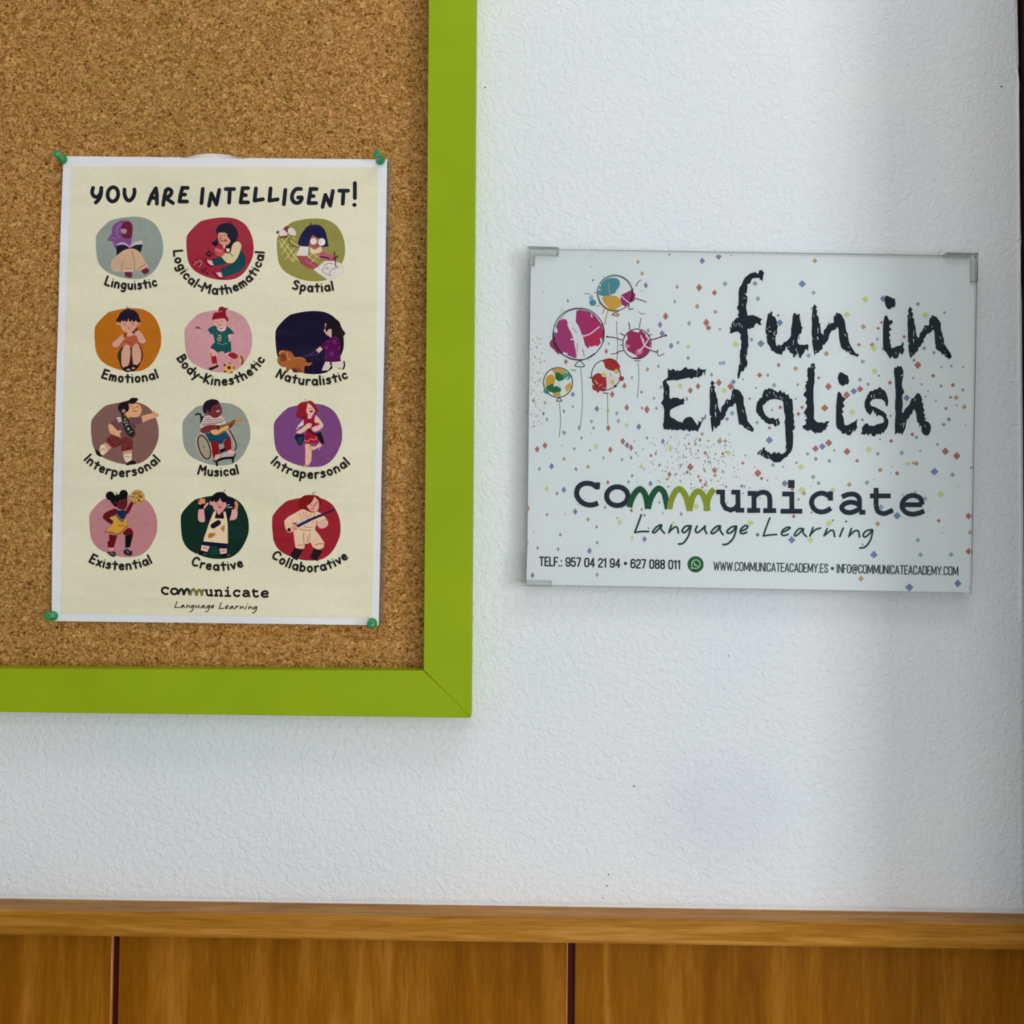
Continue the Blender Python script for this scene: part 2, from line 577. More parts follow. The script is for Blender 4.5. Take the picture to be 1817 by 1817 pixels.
class Art:
    """collects coloured flat shapes given in picture pixels of the printed sheet, each a hair above the last"""
    def __init__(s, h, org, dz=2e-6, cycle=100000):
        s.h, s.org, s.dz, s.cycle = h, org, dz, cycle
        s.v, s.f, s.c = [], [], []
        s.z = 0

    def up(s):
        s.z = (s.z + 1) % s.cycle

    def _add(s, pts, col):
        b = len(s.v)
        hh = s.h + s.dz * s.z
        s.v += [P(x, y, hh) - s.org for x, y in pts]
        s.f.append(tuple(range(b, b + len(pts))))
        s.c.append(col)

    def tri(s, pts, col):
        hh = s.h + s.dz * s.z
        b = len(s.v)
        s.v += [P(x, y, hh) - s.org for x, y in pts]
        for t in tessellate_polygon([[Vector((x, y, 0)) for x, y in pts]]):
            s.f.append(tuple(b + i for i in t)); s.c.append(col)

    def poly(s, pts, col):
        s.up(); s.tri(pts, col)

    def disc(s, cx, cy, rx, ry, col, rot=0.0, n=20, up=True):
        if up: s.up()
        cr, sr = math.cos(rot), math.sin(rot)
        s._add([(cx + rx * math.cos(a) * cr - ry * math.sin(a) * sr, cy + rx * math.cos(a) * sr + ry * math.sin(a) * cr)
                for a in [2 * math.pi * k / n for k in range(n)]], col)

    def ring(s, cx, cy, rx, ry, w, col, rot=0.0, n=32):
        cr, sr = math.cos(rot), math.sin(rot)
        s.stroke([(cx + rx * math.cos(a) * cr - ry * math.sin(a) * sr, cy + rx * math.cos(a) * sr + ry * math.sin(a) * cr)
                  for a in [2 * math.pi * k / n for k in range(n + 1)]], w, col, caps=False)

    def stroke(s, pts, w, col, caps=True, w2=None):
        """one strip of quads with mitred joints and round ends"""
        for i in range(1, len(pts) - 1):     # hairpin corners are drawn as two strips
            d1 = (pts[i][0] - pts[i - 1][0], pts[i][1] - pts[i - 1][1]); d2 = (pts[i + 1][0] - pts[i][0], pts[i + 1][1] - pts[i][1])
            den = (math.hypot(*d1) * math.hypot(*d2)) or 1
            if (d1[0] * d2[0] + d1[1] * d2[1]) / den < -0.1:
                s.stroke(pts[:i + 1], w, col, caps, w2)
                s.stroke(pts[i:], w, col, caps, w2)
                return
        s.up()
        n = len(pts)
        closed = n > 3 and math.hypot(pts[0][0] - pts[-1][0], pts[0][1] - pts[-1][1]) < 1e-6
        L, R = [], []
        for i in range(n):
            if closed:
                a, b = pts[(i - 1) % (n - 1)] if i > 0 else pts[n - 2], pts[(i + 1) % (n - 1)] if i < n - 1 else pts[1]
            else:
                a, b = pts[max(i - 1, 0)], pts[min(i + 1, n - 1)]
            p = pts[i]
            d1 = (p[0] - a[0], p[1] - a[1]); d2 = (b[0] - p[0], b[1] - p[1])
            l1, l2 = math.hypot(*d1) or 1e-9, math.hypot(*d2) or 1e-9
            if i == 0 and not closed: d1, l1 = d2, l2
            if i == n - 1 and not closed: d2, l2 = d1, l1
            t1 = (d1[0] / l1, d1[1] / l1); t2 = (d2[0] / l2, d2[1] / l2)
            m_ = (t1[0] + t2[0], t1[1] + t2[1]); lm = math.hypot(*m_)
            ww = w if w2 is None else w + (w2 - w) * i / (n - 1)
            if lm < 0.35:
                nx, ny, k = -t1[1], t1[0], 1.0
            else:
                nx, ny = -m_[1] / lm, m_[0] / lm
                k = min(1.0 / max(0.3, (nx * -t1[1] + ny * t1[0])), 1.9)
            L.append((p[0] + nx * ww / 2 * k, p[1] + ny * ww / 2 * k))
            R.append((p[0] - nx * ww / 2 * k, p[1] - ny * ww / 2 * k))
        hh = s.h + s.dz * s.z
        b = len(s.v)
        s.v += [P(x, y, hh) - s.org for x, y in L + R]
        for i in range(n - 1):
            s.f.append((b + i, b + n + i, b + n + i + 1, b + i + 1)); s.c.append(col)
        if caps and not closed:
            s.up()
            s.disc(pts[0][0], pts[0][1], w / 2, w / 2, col, n=14, up=False)
            we = w if w2 is None else w2
            s.disc(pts[-1][0], pts[-1][1], we / 2, we / 2, col, n=14, up=False)
            # round joints at sharp corners
            for i in range(1, n - 1):
                d1 = (pts[i][0] - pts[i - 1][0], pts[i][1] - pts[i - 1][1]); d2 = (pts[i + 1][0] - pts[i][0], pts[i + 1][1] - pts[i][1])
                den = (math.hypot(*d1) * math.hypot(*d2)) or 1
                if (d1[0] * d2[0] + d1[1] * d2[1]) / den < 0.55:
                    s.disc(pts[i][0], pts[i][1], w / 2, w / 2, col, n=14, up=False)

    def build(s, name, mat, parent):
        me = bpy.data.meshes.new(name)
        me.from_pydata([tuple(v) for v in s.v], [], s.f)
        ca = me.color_attributes.new('ink', 'FLOAT_COLOR', 'CORNER')
        data = []
        for p, c in zip(me.polygons, s.c):
            a = alb(c) if len(c) == 3 else c
            for _ in p.loop_indices:
                data += a
        ca.data.foreach_set('color', data)
        me.update()
        # every shape faces the room
        bm = bmesh.new(); bm.from_mesh(me)
        flip = [f for f in bm.faces if f.normal.y > 0]
        bmesh.ops.reverse_faces(bm, faces=flip)
        bm.to_mesh(me); bm.free()
        return link(name, me, mat, parent)


BLOB = [((x - 13) / 154.5, (y - 12.5) / 143.5) for x, y in parse(
    "50,20 78,14 105,12.5 128,16 148,28 160,46 167,68 167.5,95 160,117 147,138 128,152 105,156 78,154 50,145 30,133 18,115 14,92 13,65 16,52 28,37 40,26")]
ILLS = [
 # (label, origin x, y, crop size, blob bbox, blob colour, caption, arc start, mid, end, shapes)
 ('printed drawing of a reader in a purple headscarf on a grey-green round', 160, 375, 140, (13, 12.5, 167.5, 156), (134, 143, 134), 'Linguistic', (183.1, 505.6), (232.4, 514.6), (281, 507.5), '''
p 112,68,122 | 70,22 55,30 50,40 49,52 41,62 41,68 50,69 55,80 60,86 64,76 78,72 92,80 96,60 98,45 97,30 90,22 80,21
l 158,100,166 1.5 | 72,28 63,38 61,50 67,60
l 150,98,160 1.2 | 43,64 52,61 63,64
l 150,98,160 1.0 | 54,70 58,76 64,78
p 98,22,42 | 76,28 84,24 92,26 97,34 97,50 95,60 88,63 78,62 72,55 71,40
l 78,14,30 1.4 | 74,50 80,58 90,58
p 152,134,136 | 70,45 74,40 84,42 83,49 76,52
p 190,152,186 | 60,79 66,73 78,72 88,78 91,83 86,81 76,76.5 66,77
q 186,176,162 | 93,80 101,71 119,66 121,76 108,77 97,83
l 150,140,125 .6 | 99,75 108,71 118,70
q 12,12,30 | 60,80 66,78 72,76.5 78,77 84,79 91,85 97,81 103,78 108,77 121,76 116,95 104,87 96,90 84,89 72,95 61,102
p 193,158,128 | 60,103 72,93 84,87 100,86 112,92 120,102 127,118 133,126 118,131 110,137 103,134 100,138 74,138 58,139 50,134 47,124 50,113
l 140,105,76 1.2 | 95,91 100,105 102,120 101,135
l 140,105,76 1.2 | 73.5,116 73.2,137
l 140,100,72 1.1 | 82,132 97,131.5
l 140,100,72 1.1 | 110,133 118,127 126,123
q 208,164,152 | 79,134 98,134 99,138.5 73,139
q 208,160,150 | 112,136 130,123 134,126 117,136.5
q 100,28,40 | 79,140 96,140 97,150 92,153 81,150
q 100,28,40 | 117,136 129,130 136,135 135,141 124,146
l 112,118,122 .9 | 44,100 50,97 56,96
'''),
 ('printed drawing of a child with blue-black hair crouching on a crimson round', 300, 375, 180, (31, 11, 151, 123), (146, 34, 52), 'Logical-Mathematical', (306.5, 443), (388.3, 523.5), (470.4, 445.5), '''
p 14,10,40 | 84,34 88,26 96,22 104,21 114,24 121,32 124,42 121,50 122,54 113,60 111,67 105,66 100,62 109,56 106,50 104,42 100,38 88,39 87,52 88,58 84,63 78,59 76,56 84,52 86,45 85,40
q 12,10,32 | 84,35 104,34 108,44 112,54 118,56 121,40 110,26 95,24
l 20,8,26 1.0 | 108,22 107,18
l 20,8,26 1.0 | 109.5,22 112.5,17.5
p 196,140,116 | 88,39.5 102,39 105,46 110,53 105,60 96,60 90,55
p 168,52,46 | 98,51 102,50 104,53 100,54
l 90,34,26 .7 | 90,43 95,43
l 90,34,26 .7 | 98,42.5 102,43
l 84,26,20 1.0 | 93,46 92,50 95,54 97,53
p 202,155,132 | 96,59.5 101,60.5 101,66 98,67
p 202,186,142 | 115,58 121,54 127,56 129.5,63 126,75 120,87 114,92 105,92.5 97,87 93,80 98,76 104,74 110,73 112,65
p 215,200,172 | 103,67 108.5,67 107,73 103,71
l 22,16,24 1.3 | 101,65 101.5,71 105,74.5 109,72 110.5,67
l 40,34,28 .9 | 108,74 112,78 115,80.5
p 190,82,84 | 82,66 90,67 97,72 99,77 94,80.5 84,77
l 140,24,38 .9 | 82,72 88,76 94,74
l 205,110,108 1.4 | 84,68 90,72 96,69
q 8,62,70 | 129,68 133,73 136,82 137.5,92 134,102 126,108 115,113 97,118.5 92,103 108,96 116,92 123,83
q 8,62,70 | 77,85 94,81.5 99,88 104,92.5 97,95 80,97.5
l 4,44,52 1.0 | 131,72 134,84 133,96
q 214,168,166 | 68,87 76,88 80,97.5 74,96 70,92
q 214,168,166 | 84,110 93,109 96,118 90,117.5
l 70,6,20 1.5 | 65,85 66,92 72,97 79,98.5
l 70,6,20 1.5 | 79.5,109 84,115 90,119 96,119.5
q 62,6,22 | 71,69 80,77 74,82 64,78
l 150,60,70 .9 | 70,76 74,75 76,79
l 70,10,25 1.6 | 43,91 46,95
l 84,14,30 1.6 | 50,86 56,91
l 84,14,30 2.2 | 53,95 57,95.5
l 70,10,25 1.6 | 58,104 62,107.5
l 70,10,25 1.8 | 66.5,101 63,106 60,109
l 70,10,25 2.0 | 67,110 69,112
l 200,162,160 .8 | 45,96 47,91
l 200,162,160 .8 | 50,92 55,88 58,92
l 200,162,160 .8 | 58,94 54,99
'''),
 ('printed drawing of a girl in white glasses drawing, on an olive round', 480, 375, 140, (14.5, 16.5, 171, 161), (133, 128, 62), 'Spatial', (516.4, 513.5), (555.7, 519), (594.2, 515.6), '''
p 112,56,46 | 29,42 33,36 38,34 43,37 42,46 34,47
q 102,74,60 | 11.5,47 20,44 19.5,53 13,50
p 206,194,188 | 20.5,45 30,42 36,47 39,52 37,55.5 22,57
p 206,196,190 | 42,39 50,38 56,43 59,50 57,55.5 44,53 40,45
q 104,64,38 | 20,57.5 42,55 40,61.5 22,62
l 200,190,122 1.2 | 20,68 50,113.5 57,106
l 200,190,122 1.2 | 25,63 64,114
l 200,190,122 1.2 | 43,66 64,81
l 200,190,122 1.2 | 42,57 22,83
l 200,190,122 1.2 | 42,76 25,100
l 200,190,122 1.2 | 54,84 34,110
l 200,190,122 1.2 | 61,92 50,110
l 200,190,122 1.1 | 51,60 57,65
l 70,66,22 1.5 | 43,62 43.5,72 50,80 58,81 65,83
q 206,194,190 | 68,81 88,80 86,102.5 59,102 64,90
p 150,80,72 | 91,60 98,54 104,60 118,64 118,80 108,85 98,86 92,80 89,70
q 20,18,60 | 97,31 104,30.5 110,31 116,33.5 120,37 125,43 128,52 131,65 134,81 118,82.5 118,66 112,62 104,59 97,54 93,60 90,70 88,81.5 76,80.5 66,78 63,74 66,62 71,53 76,45 81,38 87,33.5 92,31
l 16,16,40 1.5 | 92,26 93.5,32
l 50,40,84 .8 | 84,50 88,53 86,56
e 216,206,196 | 99,69 7.8,7.8
e 216,206,196 | 118,70.5 8.4,8.8
l 130,122,120 .7 | 97,66 102,67
l 130,122,120 .7 | 114,69 118,68
l 120,110,110 1.0 | 102,71 103,72
l 120,110,110 1.0 | 114,71 115,72
l 130,50,44 .8 | 102,79 110,79
q 206,190,150 | 91,83 96,86 102,89 109,85 112,82 117,88 112,95 104,98 98,97 91,95
p 212,172,162 | 112,82.5 117,83 118.5,94 112,97
q 144,64,70 | 62,103 86,104 96,110 105,118 112,130 104,136.5 84,129 72,122 66,115
l 168,92,98 2.0 | 80,112 92,120 104,128
q 168,82,96 | 110,98 118,92 134,98 150,102 152,113 140,115 120,111 104,108
l 200,190,122 1.1 | 86,105 106,117
l 200,190,122 1.1 | 96,97 112,108
l 200,190,122 1.1 | 110,100 95,117
l 200,190,122 1.1 | 98,97 87,106
l 44,6,22 2.4 | 116,104.5 128,106.5 135,109.5
q 204,196,186 | 109,128 125,114 150,115 168,122 170,142 150,155 130,157 98,134
l 40,20,26 1.8 | 147,93 148,104 150,120
l 44,16,28 2.2 | 143,110 150,107 155,103
l 120,100,90 2.6 | 149,121 150,126
l 92,92,80 1.0 | 145,121 136,119.5 128,122 122,130 120,138 126,143 138,147.5 135,141 140,136 145,131 155,129 150,124
l 92,92,80 .8 | 126,130 131,133 130,128
l 92,92,80 .8 | 130,133 135,131
'''),
 ('printed drawing of a sad child hugging the knees on an orange round', 160, 535, 140, (10, 15.5, 163, 161), (172, 98, 14), 'Emotional', (178.2, 670.8), (232, 680), (283.3, 670.8), '''
q 52,12,16 | 74,104 67,112 63,121 63,130 67,138 70,150 76,158 80,161 86,163 93,161 100,161 107,156 113,148 117,140 121,130 121,118 118,106 112,98 92,98
p 42,42,18 | 72,108 65,118 64.5,130 70,136 73,125
q 166,80,46 | 84,80 95,79 106,76 112,90 115,98 106,104 94,106 84,104 68,104 74,94
p 176,92,74 | 68,104 76,96 82,98 74,104 66,108
q 196,148,124 | 84,98 91,102 93,112 92,130 89,145 86,150 76,152 72,146 71.5,130 72,116 77,104
q 196,148,124 | 105,96 112,100 117,112 118,125 116,138 108,147 99,145 97,130 96,116 97,105
l 80,30,22 1.2 | 94,106 94,118 92,136 91,144
p 26,6,10 | 78,152 88,148.5 95,152 94,160 84,162.5 78,157
p 26,6,10 | 97,146 110,148 104,158 97,159
e 200,162,148 | 88,157 4.5,2
e 200,162,148 | 99.5,153.5 4,2
q 198,146,132 | 78,76 72,77 60,88 51.5,95 51,101 54,105 60,106.5 67,102 74,92 80,84
q 200,148,132 | 104,69 108,66.5 113,67 120,75 127,88 128,94 124,97 118,97 112,92 107,80 101,76
l 130,44,30 1.1 | 129,92 124,98 114,98
l 140,62,34 1.0 | 52,104 60,108 68,104 76,94
p 118,56,42 | 84,72 77,76 78,83 84,79
p 96,36,28 | 98,66 105,61 111,65 103,71 99,76 97,71
q 202,150,130 | 86,70 94,70 101,76 92,81 84,80
p 200,148,126 | 70,46 74,42 90,38 108,44 110,52 104,62 98,69 88,71 78,68 71,60
e 196,140,118 | 64.5,52 3.8,4
e 196,140,118 | 112,52 3.8,4
l 90,40,34 1.2 | 64,54 66,57
l 90,40,34 1.2 | 111,54 112,51
q 26,12,34 | 60,46 60,41 64,38 66,33 68,28 72,24 76,21 82,18.5 88,18 95,18.5 100,20 105,22.5 109,27 112,32 113,37 115,42 118,46.5 108,48 106,44 105,42 103,47 98,46.5 96,42 93,47 90,46 88,38 86,46 82,46.5 80,42 78.5,47 75,45 73,43 71,48
l 30,14,30 1.5 | 84,13 86.5,18
l 30,14,30 1.5 | 90,14.5 86.5,19
l 122,62,48 1.2 | 78,52 82,50
l 122,62,48 1.2 | 95,50 100,50.5
l 150,92,74 1.0 | 80,54 83,57
l 150,92,74 1.0 | 97,54 100,53
l 150,74,62 1.3 | 87,61 92,61
l 160,100,80 .8 | 88,56 90.5,57
l 124,44,22 1.0 | 84,91 90,94.5 94,94
'''),
 ('printed drawing of a red-haired child playing football on a pink round', 305, 535, 180, (22.5, 15, 143.5, 127), (190, 137, 141), 'Body-Kinesthetic', (311.6, 635), (389.2, 685), (471.8, 637.5), '''
q 206,152,150 | 70,84 82,92 81,97 74,99 67,94 66,90
p 205,146,148 | 90,90 104,90 106,93 100,99 92,97
p 128,16,38 | 83,20 84,12 89,9 95,11 99,12 101,9.5 100,14 97,16 97,24 101,31 101,36 98,35 94,30 84,31 76,32 74,34 72,30 75,22 79,19
q 206,150,138 | 76,33 86,31.5 94,31.5 98,36 97,42 93,46 88,47.5 82,46 78,43 76,38
l 200,120,130 .8 | 85,18 90,18
l 112,52,50 .8 | 78,36.5 81,37.5
l 112,52,50 .8 | 88,36 91,35
l 112,52,50 .8 | 82,38.5 84,40
l 150,60,60 .9 | 85,42.5 87,43 89,41.5
p 212,170,160 | 80,46 97,45 96,51 88,53.5 81,51
l 60,20,26 .7 | 83,46.5 88,49 92,47
q 10,70,72 | 76,43 80,44.5 81.5,50 85,53 88,54 93,53 96.5,50 98,44 103,47 108,52 112.5,58 105,58 100,60 101,65 102,72 105.5,72 106.5,89.5 94,93 92,89 86,89.5 82,92 77,87 69,83 72,78 77,73 75,64 73,57 70.5,60 68,56 64,50.5 69,46
l 206,156,152 3 | 103,61 105,65
l 190,180,112 .9 | 83,62 85,60 88,61.5 87,64 83,65.5 82,68.5 84,71 87,70 87.5,67 84,65
l 120,152,120 .7 | 81,74 90,77 99,74
l 70,120,100 .7 | 80,55 81,58
l 70,120,100 .7 | 90,55 91,58
l 20,90,84 .9 | 96,58 96,66 94,71
q 142,20,46 | 70,99 79,97 81.5,111 72,111.5
p 206,142,102 | 66,90 69,94 71,101 66,98
l 120,20,20 .8 | 69.5,92 70.5,98
q 202,144,112 | 72,111.5 80,111.5 78,117 70,118.5
q 26,6,16 | 66,119 70,118 76,116 82,113 84,116.5 77,120 70,123.5 66.5,121.5
p 142,20,42 | 104,92 112,92 118.5,98 114,102.5 106,101 101,97
p 206,152,122 | 99,97 107,101 101,102
p 206,146,92 | 118,100 124,102 126,110 122,111 118,105
l 52,16,20 1.7 | 124,98.5 127,106 125,112
e 206,152,86 | 102,119.5 9.8,9.6
e 52,8,14 | 102.5,118.5 3.2,3
e 60,10,14 | 94.5,114 1.8,2.2
e 60,10,14 | 103.5,110.8 2.2,1
e 60,10,14 | 111,118.5 1.1,2.2
e 60,10,14 | 95,125.5 2.2,1.8
e 60,10,14 | 107,127 2.4,1.2
l 110,40,56 1.8 | 43,46.5 48,47.5
l 110,40,56 1.2 | 47,44.5 51,49
'''),
 ('printed drawing of a girl walking a brown dog on a midnight blue round', 480, 540, 150, (10.5, 14.5, 157, 150), (15, 6, 36), 'Naturalistic', (488, 669.5), (551, 684.6), (619.3, 671), '''
q 20,6,14 | 118,35 124,33 130,32 138,32 143,33 147,36.5 150,42 152,48 155,54 161,62 160,65 156,69 156.5,80 156,92 154,102 152,109 148,110 148,78 140,72 130,70 130,55 124,50 117,40
p 196,152,146 | 118,40 122,46 126,53 131,54 131,71 126,69 119,64 117,60 114,56 116,53.5 118,52 117,47
q 24,8,16 | 119,43 123,46 127,52 122,57 121,61 118,55
l 110,60,60 .8 | 119,43 120,47
q 74,0,66 | 130,72 136,70.5 141,70.5 147,76 150,84 151,122.5 116,122.5 117.5,100 113,93 108,88 113,83 119,78
l 116,44,118 .8 | 134,71 141,70.5 147,76
o 136,60,138 .8 | 137.5,81 3.4,3.6
o 136,60,138 .8 | 120,93 2.4,2.6
o 136,60,138 .8 | 131.5,106 3.2,3.4
l 136,60,138 .8 | 148.5,91 146,94 149,97
l 136,60,138 .8 | 121,80 124,81 126,78
l 120,50,120 .7 | 149,110 149,119
l 120,50,120 .7 | 118.5,110 117.5,117
q 202,164,156 | 97,98 107,90.5 112.5,96.5 103.5,105
l 130,90,90 .7 | 100,98 103,102
q 202,190,176 | 118,123 129,124 130.5,132 124,142 110,142.5 113,134
q 202,192,180 | 131,124 153,123 157.5,132 150,139 145,137 133,136
l 30,18,18 2 | 128.5,126 131,134 126,141
l 30,18,18 2.4 | 158,123 159,132 156,139
l 40,28,24 1 | 146,137 152,139
q 12,4,26 | 108,143 125,142 120,147 112,148
p 152,84,36 | 18,106 19,101 26,99 42,101 50,110 54,115 66,114 74,118 79,125 90,125 84,132 74,133 72,147 66,146 62,138 50,138 41,140 37,146 32,145 34,136 24,134 16,126 15,116 20,110
p 122,56,22 | 22,108 30,104 35,112 31,122 22,122
p 132,62,28 | 52,136 62,137 63,145 56,146
p 100,40,16 | 46,140 54,140 60,146 50,146
l 202,136,76 1.5 | 36,104 36,112 43,120
l 202,136,76 1.5 | 18.5,107 22,102 28,100
l 196,128,68 1.2 | 50,116 62,114 74,118
l 196,120,66 1.0 | 28,107 30,106
l 188,100,60 2 | 76,130 84,130
l 60,14,10 1.4 | 25,110 28,112
l 176,96,60 1.6 | 24,126 30,124
q 222,204,172 | 21,136 32,139 30,146 22,143
l 100,34,122 .9 | 70,112 84,109 92,103 100,100
l 100,34,122 .9 | 84,110 98,108 104,104
'''),
 ('printed drawing of a scout striding with an arm stretched out on a dusty mauve round', 145, 700, 150, (20, 16, 165, 150), (119, 84, 77), 'Interpersonal', (146.9, 815.8), (216, 847.2), (286.6, 817.3), '''
q 207,154,110 | 100,22 108,20 116,19.5 122,20.5 127,25 129,33 128,40 124,46 118,49.5 110,49 103,49 100,52 93,42 96,36 101,30
p 25,8,12 | 78,28 80,21 88,16 100,13 106,8 112,7 121,9 117,16 108,20 100,18 102,28 100,35 96,38 88,44 84,38 79,34
e 150,122,116 | 90,35.5 4,4.4
l 118,58,32 1.4 | 110,29 112,31
l 118,58,32 1.4 | 116,27 121,26
l 130,64,30 .8 | 104,26 109,24
l 140,66,34 1.4 | 111,36 119,35
q 105,66,68 | 62,60 72,52 84,46 92,44 103,53 112,50 120,49 128,48 131,60 124,63 117,66 115,80 110,92 88,92 80,78 70,70
l 70,30,34 .9 | 63,60 72,68 80,76
l 74,34,40 .9 | 104,49 112,51 120,49
l 74,34,40 .9 | 76,64 84,68
l 74,34,40 1.6 | 110,64 114,70
q 207,154,114 | 60,62 66,66 72,72 77,78 83,77 86,79 81,85 84,93 79,91 72,88 62,84 58,76 57,67
q 207,152,116 | 128,46 140,43 152,40 156,34 158,35 157,41 163,38 164,41 166,43 165,47 159,50 150,52 140,56 131,60.5
l 150,84,56 .8 | 154,44 155,36
l 150,84,56 .7 | 158,47 163,44
q 212,192,178 | 75,50 83,48 87,57 79,60
o 120,90,90 .8 | 81,54 2.4,2.4
q 28,32,20 | 86,44 92,46 97,50 102,55 104,64 108,70 112,76 115,82 114,88 110,93 102,90 97,84 92,76 89,66 86,56
l 20,10,12 2.4 | 85,38 87,44
o 156,160,146 1.0 | 93,53 1.6,1.2
o 150,155,142 1.0 | 92.5,59.5 2,1.6
l 150,155,142 1.0 | 98,57 99,60
l 160,164,150 1.2 | 95,68 96,64 100,64
e 150,150,148 | 100.5,74 2.8,3
l 150,155,142 1.2 | 103,83 105,80 109,79
q 106,42,40 | 63,86 72,89 84,93 96,92 108,94 110,104 109,118 86,122.5 84,108 74,111 69,117 60,108 51,99 57,92
l 72,22,22 1.4 | 57,94 66,106 74,112 82,106 88,101
l 70,16,18 1.5 | 86,119 98,116 108,114
q 196,142,118 | 51,103 64,114 57,121 42,112
q 222,188,160 | 41,109 47,106.5 57,121 46,131 41,129 38,118
l 128,106,78 1.2 | 42,120 46,116 50,119
q 190,138,112 | 88,122.5 108,119 107.5,128 89,129.5
q 224,190,162 | 89,129 108,126.5 107,141 96,146.5 92,141
l 130,108,80 1.1 | 94,134 99,133 104,135
q 30,8,14 | 28,117 34,120 38,124 42,130 45.5,131 42,134 36,132 31,128
q 30,8,14 | 93,149 100,147 106,142 113,142.5 117,146 115,150 104,151 97,152.5
'''),
 ('printed drawing of a boy in a wheelchair playing guitar on a grey-green round', 315, 700, 140, (11, 19, 167, 163.5), (138, 142, 132), 'Musical', (349.5, 841.8), (389.9, 846), (425.8, 841), '''
o 172,150,140 4.5 | 61.5,121.5 14.5,29.5 -0.32
e 150,140,120 | 61.5,121.5 12,26.5 -0.32
l 150,136,84 3 | 57,110 61,122 67,134
o 35,18,15 2.1 | 61.5,121.5 12.3,28.4 -0.32
e 90,80,30 | 60.5,121 1.6,2
l 168,146,140 4 | 116,84 128,104 131,120
l 40,20,15 2.1 | 120,83 128,98 134,112 134.5,124 130,131
q 28,24,28 | 52,50 60,50 68,46 64,54 57,62 54,66
l 15,20,25 2.8 | 42,46.5 48,44.5 53,47 54.5,55 54,65
q 206,182,174 | 62,50 76,48.5 100,48 106,56 112,66 98,70 84,72.5 72,73 58,76 51,75 53,68 57,60
l 98,54,52 1.2 | 64,53 76,54
l 98,54,52 1.2 | 62,57.5 84,58 102,56
l 98,54,52 1.2 | 58,62 84,62.5 106,60
l 98,54,52 1.2 | 56,67.5 80,67 104,64
l 98,54,52 1.0 | 54,71.5 66,70 80,70
q 106,42,46 | 66,46 74,32 80,24 96,18 100,27 103,36 102.5,42 98,49 92,53.5 84,54.5 79,52 73,47
q 30,12,26 | 60,42 58,35 58.5,28 61,20 66,15 74,11.5 82,10.5 89,12 94,14.5 97,20 92,22 84,25 79,28 77,34 75,41 72,40 67,42 65,46
e 100,50,54 | 69,40 3,4
l 50,8,16 1.0 | 83,33 88,34
l 50,8,16 1.0 | 93,31 98,29
l 66,14,22 1.0 | 83,28 87,27
q 224,168,166 | 88,36.5 93,37.5 99,35.5 97,39 93,40.5 90,39.5
q 110,36,46 | 54,79 62,73 72,71 86,70 93,76 84,83 72,87 62,90 54,86 51.5,82
q 112,38,50 | 112,74 119,66 126,60 130,58 134,62 130,68 124,76 116,81
p 206,152,92 | 75,85 82,81 88,81 94,82 102,76 110,72 117,72 118,76 113,82 104,85 97,90 88,93 80,91
l 60,24,16 1.2 | 74,86 82,93 90,94 98,90 104,86 112,84
l 122,84,34 3.4 | 84,70 94,74 104,73 118,67 134,60
e 70,30,24 | 93.5,76 4.6,5
p 168,134,96 | 134,60 137,54 146,53 152,56 148,63 140,67
l 110,80,50 .9 | 138,62 144,58 149,60
q 15,62,88 | 64,90 74,88 80,92 90,95 98,92 104,88 112,86 118,94 122,101 108,104 105,110 100,115 92,112 84,110 74,110 69,100
l 8,38,62 1.5 | 74,104 88,105 100,110
q 122,10,16 | 76,109 94,108 97,137 88,139 84,146 81,140 79,124
q 118,14,24 | 106,110 112,102 122,98 123.5,112 124,125 116,132 108,130 107,118
l 70,4,10 1.6 | 82,130 84,146
q 214,160,142 | 87,139 96,138 97,146 91,153.5 86,150
q 214,164,146 | 114,130 122,127 132,133 128,139 118,137
q 176,158,162 | 97,140 112,132 118,138 128,140 122,146 104,147
q 12,8,10 | 97,127 109,123 111,130 98,136
l 10,8,10 4.2 | 92,152 108,147 128,145.5
l 10,8,10 3.4 | 127.5,146 127.5,155
l 10,8,10 2.6 | 84,152 90,157
l 10,8,10 3.6 | 90,156 91,163
l 14,10,12 1.8 | 133,137 130,146
l 206,150,120 1.4 | 126,131 132,130
'''),
